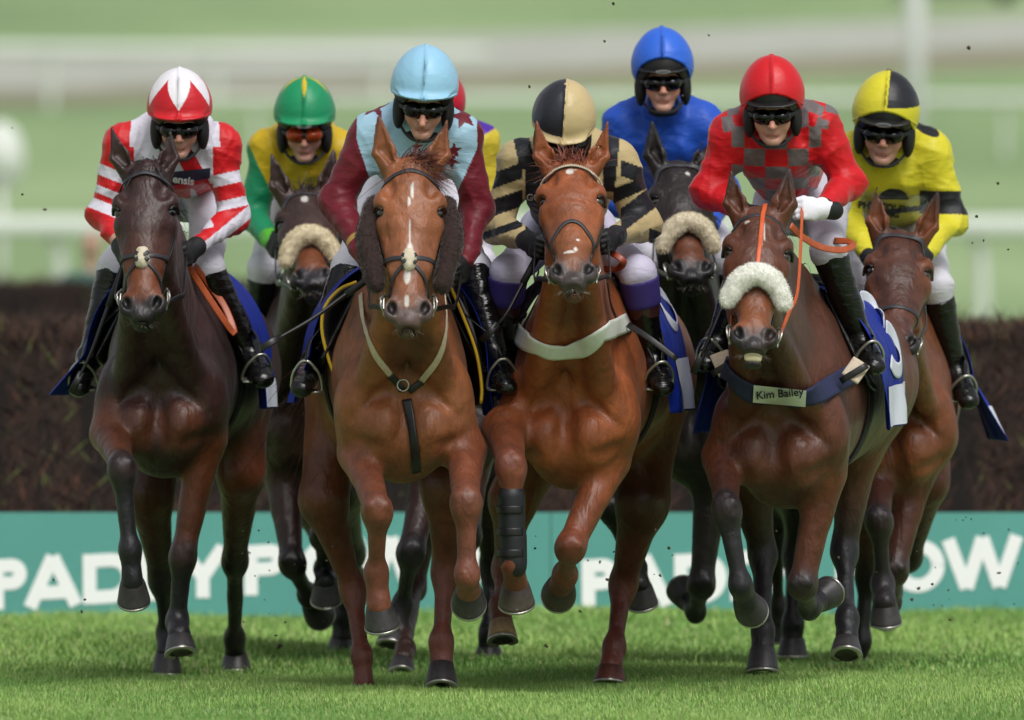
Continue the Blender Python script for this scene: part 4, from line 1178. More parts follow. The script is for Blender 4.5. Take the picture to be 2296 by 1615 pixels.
    for t_ in np.linspace(-1, 1, 31):
        x_ = .116*sin(t_*pi/2*.93); z_ = (.052 if covered else cz0-.050*(x_/.11)**2); fr = .155 if covered else .137
        y_ = .012-fr*math.sqrt(max(0.02, 1-(x_/.121)**2))*(1 if covered else math.sqrt(max(.1, 1-((z_-.058)/.13)**2)))
        rim.append(T(x_, y_, z_-(.010*(1-abs(t_)) if covered else 0)))
    link_mesh('cap_hem', *tube(np.array(rim), .0042*hs), M_cap, hel, np.tile(cp['f'](np.array([cp.get('hemx', .05)]), np.array([-.1]), np.array([.05]))[0]*.92, (31*8, 1)))
    V, F = simple_surface([te((0, .012, .215), (.010, .010, .007), k=.003)], .003); link_mesh('cap_button', V, F, M_cap, hel, np.tile(cp['f'](np.array([0.02]), np.array([-.02]), np.array([.17]))[0], (len(V), 1)))
    if not covered:
        pk = [te((0, -.100, .052), (.098, .052, .008), k=.01, rot=np.array([[1, 0, 0], [0, cos(.30), -sin(.30)], [0, sin(.30), cos(.30)]]))]
        V, F = simple_surface(pk, .0045); link_mesh('peak', V, F, M_shell, hel)
    if cp.get('badge', False):
        b = T(0, -.152, .042); a = np.linspace(0, 2*pi, 24, endpoint=False)
        n0 = -HR[:, 1]; up = HR[:, 2]; xx = HR[:, 0]
        V = [b+xx*cos(q)*.030+up*sin(q)*.0075*(1.0)+n0*.002 for q in a]+[b-n0*.01+xx*cos(q)*.030+up*sin(q)*.0075 for q in a]
        F = [list(range(24))[::-1]]+[[i, (i+1) % 24, 24+(i+1) % 24, 24+i] for i in range(24)]
        bo = link_mesh('badge', V, F, M_plate, hel, smooth=False)
        if cp.get('badge_text'):
            tv, tf = text2d('CHAMPION', .03); w_ = tv[:, 0].max(); q = [b+n0*.0035+xx*((x/w_-.5)*.044)+up*(y*.0085-.003) for x, y in tv]
            link_mesh('badge_lettering', np.array(q), tf, M_black_ink, bo, smooth=False)
    # goggles
    gl = [te((0, -.070, .0), (.076, .050, .027), k=.004)]
    gcut = [te((0, -.125, -.043), (.016, .05, .021), k=.008, op=-1)]
    V, F = simple_surface([te((0, -.066, -.005), (.077, .054, .0375), k=.004)]+gcut, .0035, cuts=[lambda X, Y, Z: -yl(X, Y, Z)-.055*hs]); gg = link_mesh('goggles', V, F, M_gframe, e)
    V, F = simple_surface([te((-.032, -.080, -.004), (.042, .050, .032), k=.006), te((.032, -.080, -.004), (.042, .050, .032), k=.006)]+gcut, .0032, cuts=[lambda X, Y, Z: -yl(X, Y, Z)-.058*hs]); link_mesh('lens', V, F, M_lens_o if c.get('orange') else M_lens, gg)
    st = resample([T(-.070, -.082, .0), T(-.092, -.050, .004), T(-.108, -.005, .010)], 10); st2 = resample([T(.070, -.082, .0), T(.092, -.050, .004), T(.108, -.005, .010)], 10)
    for s_ in (st, st2): link_mesh('goggle_strap', *strip(s_, np.gradient(s_, axis=0)[:, [1, 0, 2]]*[1, -1, 0], .017, .003), M_gframe, gg)
    # chin strap
    cs = []
    for s in (-1, 1):
        cs.append(strip(resample([T(s*.090, -.02, -.062), T(s*.062, -.052, -.098), T(s*.032, -.084, -.116), T(0, -.094, -.119)], 14), HR[:, 1]*-1, .011, .004))
    link_mesh('chin_strap', *merge(cs), M_pad, hel)
    # ---------------- silks
    sp = []
    sp.append(cone(m0+np.array([0, -.015, -.015]), m1, (.178, .125), (.155, .128), side, k=.05, ca=sk, tag=1))
    sp.append(cone(sh+np.array([0, .06, .015]), waist+np.array([0, .12, .13]), (.150, .080), (.13, .09), side, k=.07, ca=sk, tag=1))
    sp.append(cone(T(0, .05, -.090), sh+np.array([0, .03, -.01]), .074, .105, side, k=.05, ca=sk, tag=1))
    for q, t1 in (('L', 2), ('R', 4)):
        s = -1 if q == 'L' else 1
        S0, E0, W0 = J['sh'+q]+np.array([-s*.012, 0, -.020]), J['el'+q], J['wr'+q]
        sp.append(cone(sh+side*s*.03+np.array([0, .05, .055]), S0+np.array([0, .02, -.005]), .075, .066, k=.06, ca=sk, tag=1))
        sp.append(ell(S0, (.070, .075, .070), None, k=.05, ca=sk, tag=t1))
        ar = c.get('arm', 1.08)
        sp.append(cone(S0, E0, .074*ar, .062*ar, k=.05, ca=sk, tag=t1)); sp.append(ell(E0, .064*ar, None, k=.03, ca=sk, tag=t1+1))
        sp.append(cone(E0, E0+(W0-E0)*1.0, .062*ar, .041, k=.03, ca=sk, tag=t1+1))
    d1 = folds(c['seed'], 22, .0095, (1, .6, 1.7), 6); d2 = folds(c['seed']+1, 58, .0036, (1, .7, 1.5), 6)
    disp = lambda x, y, z: d1(x, y, z)+d2(x, y, z)
    V, F = simple_surface(sp, c.get('sres', .0042), disp=disp)
    V, F = biggest(V, F)
    _, tg, tt = pcolors(sp, V, tags=True)
    U_ = CU+V[:, 0]*FPX/V[:, 1]; W_ = HOR+(CAMZ-V[:, 2])*FPX/V[:, 1]
    silk = link_mesh('silks', V, F, M_silk, e, c['silk'](U_, W_, tg, tt, V))
    H2 = Horse(); H2.sp, H2.disp, H2.silk, H2.e, H2.J = sp, disp, silk, e, J
    # collar
    cc = [te((0, .02, -.115), (.060, .062, .024), k=.01)]
    V, F = simple_surface(cc, .006); link_mesh('collar', V, F, mat('collar_cloth', '17171b', rough=.8), e)
    # ---------------- breeches
    wt = lin(c.get('breech', 'd6d3de'))
    bp = [ell(hip, (.165, .15, .135), None, k=.06, ca=wt), cone(waist+np.array([0, .10, -.07]), hip, (.115, .08), (.15, .12), side, k=.05, ca=wt)]
    for q in 'LR':
        s = -1 if q == 'L' else 1
        kn, an = J['kn'+q], J['an'+q]
        bp += [cone(hip+side*s*.085, kn, .095, .064, k=.05, ca=wt), ell(kn, .064, None, k=.03, ca=wt), cone(kn, kn+(an-kn)*.25, .068, .056, k=.02, ca=wt)]
    e1 = folds(c['seed']+4, 28, .0038, (1, .6, 2.2)); V, F = simple_surface(bp, .0085, disp=e1); V, F = biggest(V, F)
    br = link_mesh('breeches', V, F, M_breech, e, pcolors(bp, V)); H2.bp = bp
    # ---------------- boots and gloves
    for q in 'LR':
        kn, an, to = J['kn'+q], J['an'+q], J['to'+q]; ax = N(an-kn)
        bc = c.get('bootcut', .16); bo = [cone(kn+(an-kn)*max(bc, .02), an, (.070, .072) if bc < .1 else (.064, .067), (.044, .048), k=.02), ell(an, .048, None, k=.02), cone(an+ax*.005, to, (.045, .046), (.044, .034), k=.025), ell(an+ax*.035+N(an-to)*.03, .034, None, k=.02)]
        e2 = folds(c['seed']+6, 50, .0022, (.6, .6, 2.4))
        V, F = simple_surface(bo, .006, disp=e2, cuts=[lambda X, Y, Z: (X-kn[0])*ax[0]+(Y-kn[1])*ax[1]+(Z-kn[2])*ax[2]-np.linalg.norm(an-kn)*c.get('bootcut', .16)])
        b_o = link_mesh('boot', V, F, M_boot, e)
        if c.get('sock'):
            V, F = simple_surface([cone(kn+(an-kn)*.08, kn+(an-kn)*.30, .0755, .070, k=.01)], .006, cuts=[lambda X, Y, Z: (X-kn[0])*ax[0]+(Y-kn[1])*ax[1]+(Z-kn[2])*ax[2]-.02, lambda X, Y, Z: -((X-kn[0])*ax[0]+(Y-kn[1])*ax[1]+(Z-kn[2])*ax[2])+.13])
            link_mesh('knee_sock', V, F, M_purple, e)
            V, F = simple_surface([cone(kn+(an-kn)*.28, kn+(an-kn)*.44, .0705, .060, k=.01)], .006, cuts=[lambda X, Y, Z: (X-kn[0])*ax[0]+(Y-kn[1])*ax[1]+(Z-kn[2])*ax[2]-.115]); link_mesh('boot_top', V, F, mat('brown_boot_top', '3a1f22', rough=.3, coat=.3), b_o)
        # stirrup
        fd = N(to-an); sx = N(np.cross(fd, (0, 0, 1))); up = N(np.cross(sx, fd)); mid_ = an+(to-an)*.62-up*.050
        loop = [mid_-sx*.055, mid_-sx*.058+up*.02, mid_-sx*.048+up*.07, mid_-sx*.02+up*.112, mid_+up*.120, mid_+sx*.02+up*.112, mid_+sx*.048+up*.07, mid_+sx*.058+up*.02, mid_+sx*.055]
        so = link_mesh('stirrup', *merge([tube(resample(loop, 30), .0062), strip(resample([mid_-sx*.056, mid_+sx*.056], 4), up, .035, .008)]), M_steel, H.e)
        top = mid_+up*.12; sad = H.B((-.22 if q == 'L' else .22), .42, .32)
        link_mesh('stirrup_leather', *strip(resample([sad, (sad*.45+top*.55)+H.Lv*(.03 if q == 'R' else -.03), top], 14), H.Lv*(1 if q == 'R' else -1)+np.array([0, -.5, 0]), .024, .005), M_black, H.e)
        g = c.get('glove'+q, 'black')
        if g:
            gp_ = hand_prims(J['wr'+q], J['hdir'+q], c.get('th'+q, ((1 if q == 'L' else -1)*.25, 0, 1)), -1 if q == 'L' else 1, 1.12)
            gp_.append(cone(J['wr'+q]-J['hdir'+q]*.055, J['wr'+q], .032, .031, k=.01)); gp_.append(cone(J['wr'+q]+(J['el'+q]-J['wr'+q])*.10, J['wr'+q], .037, .033, k=.02))
            V, F = simple_surface(gp_, .0042)
            if g == 'white':
                V2, F2 = simple_surface([cone(J['wr'+q]-J['hdir'+q]*.075, J['wr'+q]-J['hdir'+q]*.005, .036, .033, k=.01)], .005); link_mesh('glove_cuff', V2, F2, M_glove, e)
            link_mesh('glove', V, F, M_glove_w if g == 'white' else M_glove, e)
    # reins: bit ring to hand, plus the loop hanging from the hands
    for s, q in ((-1, 'L'), (1, 'R')):
        a = H.T(s*.085, -.10, .545); hnd = J['wr'+q]+J['hdir'+q]*.08
        mid = (a+hnd)/2+np.array([s*.03, 0, -.05])
        link_mesh('rein', *strip(resample([a, a*.7+hnd*.3+np.array([s*.02, 0, -.03]), mid, hnd], 20), H.Lv*s+np.array([0, -.6, 0]), .019, .005), c.get('reinm', M_black), H.e)
    lp = c.get('loop')
    if lp:
        q = np.array([P(u, v, D+dd) for u, v, dd in lp]); link_mesh('rein_loop', *strip(resample(q, 34), (0.2, -1, .3), .026, .005), c.get('loopm', M_tan), H.e)
    return H2

def whip(pts, label, r=.008, m=M_black):
    q = np.array([P(*p) for p in pts]); n = 20; q = resample(q, n)
    e = empty('whip', q[0], label, 'whip')
    rr = np.linspace(r*1.25, r*.7, n); link_mesh('shaft', *tube(q, rr), m, e)
    d = N(q[-1]-q[-2]); link_mesh('flap', *strip(np.stack([q[-1]-d*.02, q[-1]+d*.07]), (0, -1, .2), .028, .010), m, e)
    d0 = N(q[0]-q[1]); link_mesh('grip', *tube(np.stack([q[0]+d0*.05, q[0]+d0*.02, q[0]-d0*.06, q[0]-d0*.12]), r*1.7), mat('whip_grip', '1b1b1d', rough=.7), e)
    return e

# ------------------------------------------------------------------ colours of caps and silks
def flat(h):
    c = lin(h)
    return lambda x, y, z: np.tile(c, (len(x), 1))
def pick(m, a, b): return np.where(np.asarray(m)[:, None], a[None], b[None])
def cap_zig(x, y, z):
    a = np.degrees(np.arctan2(x, -y)); t = np.abs(a)/34.0; tri = 1-np.abs((t % 2)-1)
    zb = .080+.105*tri
    return pick(z > zb, lin('e6e2e8'), lin('c41420'))
def cap_spike(x, y, z):
    a = np.degrees(np.arctan2(x, -y)); t = np.abs(a)/40.0; tri = 1-np.abs((t % 2)-1)
    zb = .150+.070*np.clip(tri*3, 0, 1)
    return pick(z > zb, lin('d9b81c'), lin('0f8a58'))
def cap_q5(x, y, z): return pick((x < -.002) & (z > .070), lin('24252d'), lin('c3ae80'))
def cap_q8(x, y, z): return pick((x > .008) & (z > .100), lin('1a1a20'), lin('d3c92c'))
def star(cu, cv, r, rot=0):
    pts = [(cu+(r if i % 2 == 0 else r*.42)*sin(radians(rot+36*i)), cv-(r if i % 2 == 0 else r*.42)*cos(radians(rot+36*i))) for i in range(10)]
    return pts
def inpoly(U, W, pts):
    c = np.zeros(len(U), bool); n = len(pts); j = n-1
    for i in range(n):
        xi, yi = pts[i]; xj, yj = pts[j]
        m = ((yi > W) != (yj > W)) & (U < (xj-xi)*(W-yi)/(yj-yi+1e-9)+xi); c ^= m; j = i
    return c
def side_of(U, W, a, b): return (b[0]-a[0])*(W-a[1])-(b[1]-a[1])*(U-a[0])     # >0 left/below
def silk1(U, W, tg, tt, V):
    red, wh = lin('c9141c'), lin('d5d2de')
    r = np.tile(wh, (len(U), 1))
    isred = (U < 292-.05*(W-300)) | (U > 492+.05*(W-300))
    vL = (np.abs(U-405+(W-330)*-.55) < 22) & (W > 300); vR = (np.abs(U-405+(W-330)*.0) < 22) & (W > 400)
    isred |= vL | vR
    isred |= (W > 412) & (W < 424) & (U > 400) & (U < 480)
    w1 = W+.22*(U-520); w2 = W-.40*(U-222)
    wr = ((w1 > 385) & (w1 < 412)) | ((w1 > 446) & (w1 < 468)) | ((w1-.6*(540-U) > 480) & (w1-.6*(540-U) < 512))
    wl = ((w2 > 366) & (w2 < 392)) | ((w2 > 416) & (w2 < 434)) | ((w2 > 448) & (w2 < 474))
    armR = (U > 478) & (W > 330); armL = (U < 300) & (W > 330)
    isred = np.where(armR, ~wr, isred); isred = np.where(armL, ~wl, isred)
    isred = np.where((tg == 5) & (w1 > 500), ~((w1-.6*(540-U) > 480) & (w1-.6*(540-U) < 512)), isred)
    return pick(isred, red, wh)
def silk2(U, W, tg, tt, V):
    gr, ye = lin('0f8055'), lin('c9a81a')
    g = (side_of(U, W, (546, 300), (612, 440)) > 0)
    g |= (side_of(U, W, (820, 300), (775, 440)) < 0)
    g |= (tg == 3) | (tg == 5)
    c = pick(g, gr, ye)
    cuff = (tg == 3) & (tt > .80); c[cuff] = lin('4fa82c'); return c
def silk3(U, W, tg, tt, V):
    bl, ma = lin('9cc0d4'), lin('66101f')
    m = (side_of(U, W, (775, 240), (842, 440)) > 0) | (side_of(U, W, (1090, 290), (1032, 415)) < 0)
    m |= (tg == 3) | (tg == 5) | ((tg == 2) & (U < 800)) | ((tg == 4) & (U > 1070))
    for s in (star(841, 236, 34, 10), star(1040, 262, 32, -12), star(852, 318, 17, 20), star(1018, 338, 20, 0), star(905, 372, 18, 0), star(1012, 362, 20, 30), star(935, 330, 14)):
        m |= inpoly(U, W, s)
    c = pick(m, ma, bl)
    g = (tg == 3) & (tt > .66) & (tt < .72); c[g] = lin('a98644'); return c
def silk4(U, W, tg, tt, V):
    p, y = lin('4a1f9a'), lin('cdb832')
    m = side_of(U, W, (1040, 330), (1130, 275)) > 0
    return pick(m, y, p)
def silk5(U, W, tg, tt, V):
    go, bk = lin('b9a578'), lin('14151c')
    b = ((U > 1155+.22*(W-330)) & (U < 1192+.22*(W-330)) & (W < 380) & (W > 285)) | ((U > 1178) & (U < 1224) & (W > 370))
    b |= (U > 1352) & (U < 1388-.1*(W-330)) & (W < 430)
    s = W+.55*(1440-U)*-1+.0
    q = W-.35*(U-1400)
    b |= (U > 1392) & (((q > 362) & (q < 398)) | ((W+.75*(U-1440) > 432) & (W+.75*(U-1440) < 488)) | ((q > 492) & (U > 1455)))
    b |= (U > 1375) & (side_of(U, W, (1385, 420), (1450, 395)) > 0) & (side_of(U, W, (1392, 450), (1462, 418)) < 0)
    p = W+.35*(U-1150)
    b |= (U < 1172) & (((p > 372) & (p < 408)) | ((p > 432) & (p < 470)) | ((p > 498) & (p < 516)))
    b |= ((tg == 3) | (tg == 5)) & (tt > .82)
    return pick(b, bk, go)
def silk6(U, W, tg, tt, V): return np.tile(lin('1f50b8'), (len(U), 1))
def silk7(U, W, tg, tt, V):
    rd, gy = lin('c40a17'), lin('6b6364')
    uu = np.abs(U-1741); colx = np.digitize(uu, [25, 72]); W2 = W+.0006*uu*uu
    row = np.digitize(W2, [235, 288, 335, 374, 401, 425, 450])
    m = (uu < 100) & (W2 > 235) & (W2 < 450) & ((colx+row) % 2 == 0)
    for q in ([(1617, 264), (1640, 257), (1650, 292), (1622, 297)], [(1630, 228), (1664, 218), (1656, 254), (1632, 262)], [(1600, 250), (1628, 236), (1632, 247), (1604, 260)],
              [(1833, 262), (1860, 272), (1856, 290), (1828, 286)], [(1804, 216), (1850, 240), (1842, 262), (1800, 244)], [(1852, 232), (1884, 246), (1880, 258), (1850, 250)]): m |= inpoly(U, W, q)
    m &= ~((tg == 3) | (tg == 5))
    c = pick(m, gy, rd)
    k = ((tg == 3) | (tg == 5)) & (tt > .86) & (tt < .91); c[k] = lin('1a1416'); return c
def silk8(U, W, tg, tt, V):
    ye, bk = lin('cfc42c'), lin('15151b')
    b = (U > 2062) & (W > 428+.02*(U-2100)) & (W < 480+.02*(U-2100))
    b |= ((U-2072)/34)**2+((W-283-.55*(U-2072))/17)**2 < 1
    b |= (((U-2003)/34)**2+((W-447)/24)**2 < 1) & (W < 448)
    b |= (U > 1985) & (U < 2062) & (np.abs(W-472+.12*(U-2020)) < 6)
    return pick(b, bk, ye)

# ------------------------------------------------------------------ the eight runners
BH = '1d1a1c'
h1 = build_horse(dict(D=43.0, seed=11, label='near-black bay horse in front at far left, brown nose, rider in red and white hoops',
    coat='3a2320', mid='2a1a19', dark='141012', leg='1f1d22', arm='5c2c17', muzzle='262123', nosec='5a2f1c', tanface='7a4224', hair='151316', eartip='2a2022', greytack=True,
    chest=(360, 880), hip=455, poll=(325, 362), chin=(316, 728), earL=(250, 282), earR=(382, 292), hw=1.0, S=1.0, yaw=-4, fwd=.45, bb=.06, nbl=.40, noseband='grackle', sooty=.35, bw=.97,
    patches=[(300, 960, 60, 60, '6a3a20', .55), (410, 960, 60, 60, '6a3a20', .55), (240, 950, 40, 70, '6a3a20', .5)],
    forelock=('tuft', 150), mane_s=.4, res=(.0055, .011),
    fore=[dict(s=-1, E=(248, 975), K=(274, 1050), F=(292, 1235), C=(297, 1306), S=(300, 1346), sg=(-1, 1, -1, 1), ed=.02, up='6a351c'),
          dict(s=1, E=(462, 985), K=(410, 1245), F=(397, 1395), C=(402, 1425), S=(406, 1467), sg=(-1, 1, -1, -1), up='6a351c')],
    hind=[dict(s=-1, J=[(335, 1110, 1.15), (362, 1298, 1.40), (374, 1420, 1.55), (374, 1462, 1.5), (374, 1510, 1.5)], up='4e2614', thick=.95),
          dict(s=1, J=[(540, 1060, 1.15), (527, 1256, 1.50), (527, 1430, 1.85), (528, 1465, 1.9), (529, 1500, 1.9)], tint='14110f', thick=.95)],
    cloth={-1: (.26, .74, .34, .85, 1), 1: (.03, .74, .34, .85, 2)}))
h3 = build_horse(dict(D=41.6, seed=13, label='chestnut horse with a broken white blaze and brown fleece cheek rolls',
    coat='915634', mid='7d4a2d', dark='3c2118', leg='7b4734', arm='854a2f', hoofcs=[None, None, '663628', None], muzzle='5d4a45', nosec='90583a', hair='4d2c28', eartip='6a3a26',
    chest=(908, 885), hip=858, poll=(921, 356), chin=(915, 742), earL=(850, 264), earR=(1002, 270), hw=1.02, S=1.03, fwd=.45, bb=.06, nbl=.40, noseband='grackle',
    blaze=[(.008, .135, .006, .035), (-.004, .175, .006, .022), (.002, .30, .003, .06), (.002, .385, .013, .045), (-.005, .455, .013, .035), (-.006, .56, .010, .022)],
    forelock=('soft', 170, .55), mane_s=-.6, tail_s=-.6, tail_l=.5, sooty=.12,
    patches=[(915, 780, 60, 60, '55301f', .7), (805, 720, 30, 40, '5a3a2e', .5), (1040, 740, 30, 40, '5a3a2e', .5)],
    fore=[dict(s=-1, E=(808, 1015), K=(846, 1145), F=(844, 1285), C=(850, 1358), S=(857, 1402), sg=(-1, 1, -1, 1), thick=1.04),
          dict(s=1, E=(1040, 1010), K=(1045, 1125), F=(1047, 1290), C=(1050, 1325), S=(1051, 1352), sg=(-1, 1, 1, 1), thick=1.04)],
    hind=[dict(s=-1, J=[(725, 1120, 1.0), (790, 1319, 1.12), (812, 1470, .98), (816, 1530, .96), (817, 1575, .96)], up='5f3322', tint='703a2a', thick=.92),
          dict(s=1, J=[(1005, 1100, .9), (998, 1277, 1.0), (990, 1440, .88), (990, 1488, .86), (990, 1545, .80)], up='5f3322', tint='703c2e')],
    cloth={-1: (.14, .72, .34, .85, 3), 1: (.06, .76, .34, .85, 4)}))
h5 = build_horse(dict(D=41.9, seed=15, label='bright chestnut horse with a white star and a broad white breast girth',
    coat='95502b', mid='834728', dark='3b1d14', leg='784230', arm='884928', muzzle='4b4140', nosec='86502f', hair='6a3d33', eartip='7d4428', hoofc='4a4038', hoofcs=[None, None, 'a58a62', '5e3226'],
    chest=(1275, 905), hip=1385, poll=(1280, 352), chin=(1285, 640), earL=(1203, 272), earR=(1362, 274), hw=1.0, S=1.0, fwd=.45, bb=.06, nbl=.36, noseband='hanover', zigzag=True,
    blaze=[(-.006, .085, .016, .020), (0, .075, .02, .006), (-.012, .505, .022, .008), (.012, .49, .006, .012), (.02, .44, .005, .005)],
    forelock=('soft', 130, -.1), mane_s=-.5, sooty=.08, pitch=.02,
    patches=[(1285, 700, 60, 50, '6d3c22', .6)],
    fore=[dict(s=-1, E=(1130, 965), K=(1146, 1045), F=(1149, 1262), C=(1155, 1310), S=(1158, 1352), sg=(-1, 1, 1, 1), ed=-.02, thick=1.08),
          dict(s=1, E=(1362, 1035), K=(1280, 1228), F=(1266, 1290), C=(1258, 1312), S=(1253, 1332), sg=(-1, 1, 1, 1), thick=1.05)],
    hind=[dict(s=-1, J=[(1150, 1120, 1.2), (1135, 1270, 1.4), (1122, 1360, 1.2), (1124, 1392, 1.15), (1127, 1440, 1.1)], thick=.95),
          dict(s=1, J=[(1440, 1130, 1.0), (1398, 1305, 1.2), (1377, 1450, 1.05), (1370, 1492, 1.0), (1367, 1532, .98)], up='4f2a1c', tint='6a3428', thick=1.0)],
    cloth={-1: (.05, .68, .34, .85, 5), 1: (.03, .72, .34, .85, 6)}))
h7 = build_horse(dict(D=42.1, seed=17, label='bay horse with a white fleece noseband, open mouth and navy breast girth',
    coat='5e3320', mid='4f2b1e', dark='1b1312', leg='242226', arm='6a3822', muzzle='2c2627', nosec='6e3c27', tanface='8a4f30', hair='1b181b', eartip='3a3236',
    chest=(1745, 950), hip=1885, poll=(1705, 462), chin=(1690, 790), earL=(1640, 384), earR=(1770, 380), hw=1.02, S=1.02, fwd=.45, bb=.055, nbl=.36, noseband='fleece', fleecec='efede4', nbr=.036, mouth=.042,
    blaze=[(-.045, .075, .010, .008), (.018, .12, .004, .05), (.008, .18, .003, .04)],
    forelock=('tuft', 90), mane_s=-.5, sooty=.25, pitch=.05,
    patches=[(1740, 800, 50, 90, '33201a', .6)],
    fore=[dict(s=-1, E=(1622, 1025), K=(1629, 1140), F=(1660, 1312), C=(1672, 1348), S=(1684, 1368), sg=(-1, 1, 1, 1)),
          dict(s=1, E=(1850, 1060), K=(1798, 1312), F=(1815, 1362), C=(1832, 1348), S=(1856, 1330), sg=(-1, 1, 1, 1))],
    hind=[dict(s=-1, J=[(1680, 1080, 1.1), (1710, 1240, 1.2), (1710, 1412, 1.0), (1710, 1450, .98), (1710, 1508, .95)], up='4a2517', tint='221d20'),
          dict(s=1, J=[(1925, 1000, 1.3), (1893, 1235, 1.3), (1899, 1388, 1.1), (1898, 1432, 1.05), (1897, 1472, 1.0)], tint='242226')],
    cloth={-1: (.08, .74, .34, .85, 7), 1: (.03, .72, .34, .85, 8)}))
h8 = build_horse(dict(D=44.2, seed=19, label='bay horse at far right, half hidden behind the open-mouthed bay, rider in yellow',
    coat='7a4425', mid='6a3a22', dark='2a1815', leg='2a2427', arm='5a2f20', muzzle='2c2627', nosec='5a3024', hair='19171b', eartip='2a2427',
    chest=(2000, 940), hip=1985, poll=(2020, 512), chin=(2008, 800), earL=(1966, 414), earR=(2103, 430), hw=1.05, S=1.02, fwd=.5, bb=.05, noseband='plain', sooty=.12,
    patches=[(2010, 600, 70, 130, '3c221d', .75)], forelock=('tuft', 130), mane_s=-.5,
    fore=[dict(s=-1, E=(1968, 1060), K=(1971, 1168), F=(1980, 1310), C=(1984, 1352), S=(1986, 1396), sg=(-1, 1, -1, 1)),
          dict(s=1, E=(2050, 1060), K=(2006, 1280), F=(1998, 1350), C=(1995, 1330), S=(1990, 1320), sg=(-1, 1, 1, 1), tint='2a201e')],
    hind=[dict(s=-1, J=[(1950, 1120, 1.1), (1946, 1285, 1.3), (1930, 1440, 1.3), (1922, 1470, 1.3), (1917, 1500, 1.3)], tint='1a1717', thick=.9),
          dict(s=1, J=[(2080, 1080, 1.2), (2040, 1250, 1.5), (2000, 1330, 1.8), (1990, 1360, 1.9), (1985, 1390, 1.95)], tint='1a1717', thick=.85)],
    cloth={-1: (.05, .7, .34, .85, 9), 1: (.20, .80, .34, .85, 10)}))
h2 = build_horse(dict(D=45.3, seed=12, res=(.0065, .013), label='dark brown horse with a white star and cream fleece noseband, second row at left',
    coat='3f2a24', mid='2f201c', dark='171113', leg='171517', arm='3a211a', muzzle='29262a', nosec='4a3028', tanface='7a4428', hair='1f1b1f', eartip='4a3c3c',
    chest=(690, 900), hip=700, poll=(680, 418), chin=(703, 640), earL=(608, 342), earR=(748, 338), hw=1.0, S=1.0, fwd=.5, bb=.06, nbl=.40, noseband='fleece', fleecec='ddd0b0', sooty=.2,
    blaze=[(.0, .095, .016, .03)], forelock=('soft', 70, .1), yaw=3,
    fore=[dict(s=-1, E=(635, 1060), K=(655, 1262), F=(690, 1335), C=(702, 1358), S=(716, 1378), sg=(-1, 1, 1, 1)),
          dict(s=1, E=(720, 1080), K=(724, 1200), F=(728, 1275), C=(730, 1306), S=(731, 1345), sg=(-1, 1, -1, 1))],
    hind=[dict(s=-1, J=[(700, 1120, 1.1), (760, 1280, 1.0), (767, 1380, .95), (766, 1430, .95), (765, 1470, .95)]),
          dict(s=1, J=[(760, 1100, 1.1), (790, 1240, 1.4), (800, 1300, 1.6), (800, 1320, 1.7), (800, 1350, 1.7)])],
    cloth={-1: (.08, .7, .34, .85, 11), 1: (.08, .7, .34, .85, 12)}))
h4 = build_horse(dict(D=44.6, seed=14, res=(.009, .014), label='dark horse hidden behind the blazed chestnut, only its legs showing',
    coat='33231e', mid='2a1d1a', dark='151112', leg='232125', arm='3a2018', muzzle='29262a', nosec='3a2820', hair='1a1719', eartip='2a2022',
    chest=(1000, 900), hip=985, poll=(950, 480), chin=(945, 735), earL=(905, 410), earR=(995, 410), hw=.9, S=.95, fwd=.4, noseband='plain',
    fore=[dict(s=-1, E=(960, 1060), K=(922, 1240), F=(903, 1355), C=(886, 1410), S=(877, 1450), sg=(-1, 1, -1, -1)),
          dict(s=1, E=(1050, 1060), K=(1050, 1200), F=(1040, 1290), C=(1040, 1310), S=(1040, 1330), sg=(-1, 1, 1, 1))],
    hind=[dict(s=-1, J=[(960, 1100, .9), (928, 1320, .8), (908, 1455, -.2), (903, 1480, -.3), (900, 1515, -.35)], tint='3a221a', thick=.9),
          dict(s=1, J=[(1095, 1080, 1.1), (1103, 1268, 1.4), (1098, 1420, 1.3), (1096, 1450, 1.3), (1096, 1488, 1.3)], tint='141214')],
    cloth={-1: (.05, .7, .34, .85, 11), 1: (.05, .7, .34, .85, 12)}))
h6 = build_horse(dict(D=44.6, seed=16, res=(.0065, .013), label='black horse with a cream fleece noseband under the rider in plain blue',
    coat='241c1b', mid='1d1717', dark='0e0c0d', leg='121012', arm='1e1716', muzzle='1a181b', nosec='3a241c', tanface='6a3a24', hair='141214', eartip='1a1719',
    chest=(1555, 905), hip=1590, poll=(1520, 355), chin=(1556, 632), earL=(1462, 274), earR=(1592, 290), hw=1.0, S=1.0, fwd=.5, bb=.05, nbl=.40, noseband='fleece', fleecec='dbd0b6', yaw=8, sooty=.1,
    blaze=[(.03, .09, .008, .012)], forelock=('tuft', 60),
    fore=[dict(s=-1, E=(1395, 1010), K=(1370, 1140), F=(1425, 1275), C=(1434, 1312), S=(1440, 1352), sg=(-1, 1, -1, 1), tint='15120f'),
          dict(s=1, E=(1595, 1080), K=(1573, 1310), F=(1560, 1372), C=(1545, 1348), S=(1530, 1325), sg=(-1, 1, 1, 1))],
    hind=[dict(s=-1, J=[(1760, 1080, 1.2), (1740, 1220, 1.4), (1745, 1360, 1.5), (1745, 1400, 1.5), (1745, 1440, 1.5)], tint='2a221c', thick=.85),
          dict(s=1, J=[(1800, 1080, 1.1), (1784, 1240, 1.2), (1778, 1400, 1.1), (1777, 1430, 1.1), (1777, 1470, 1.1)])],
    cloth={-1: (.08, .7, .34, .85, 13), 1: (.10, .75, .34, .85, 14)}))

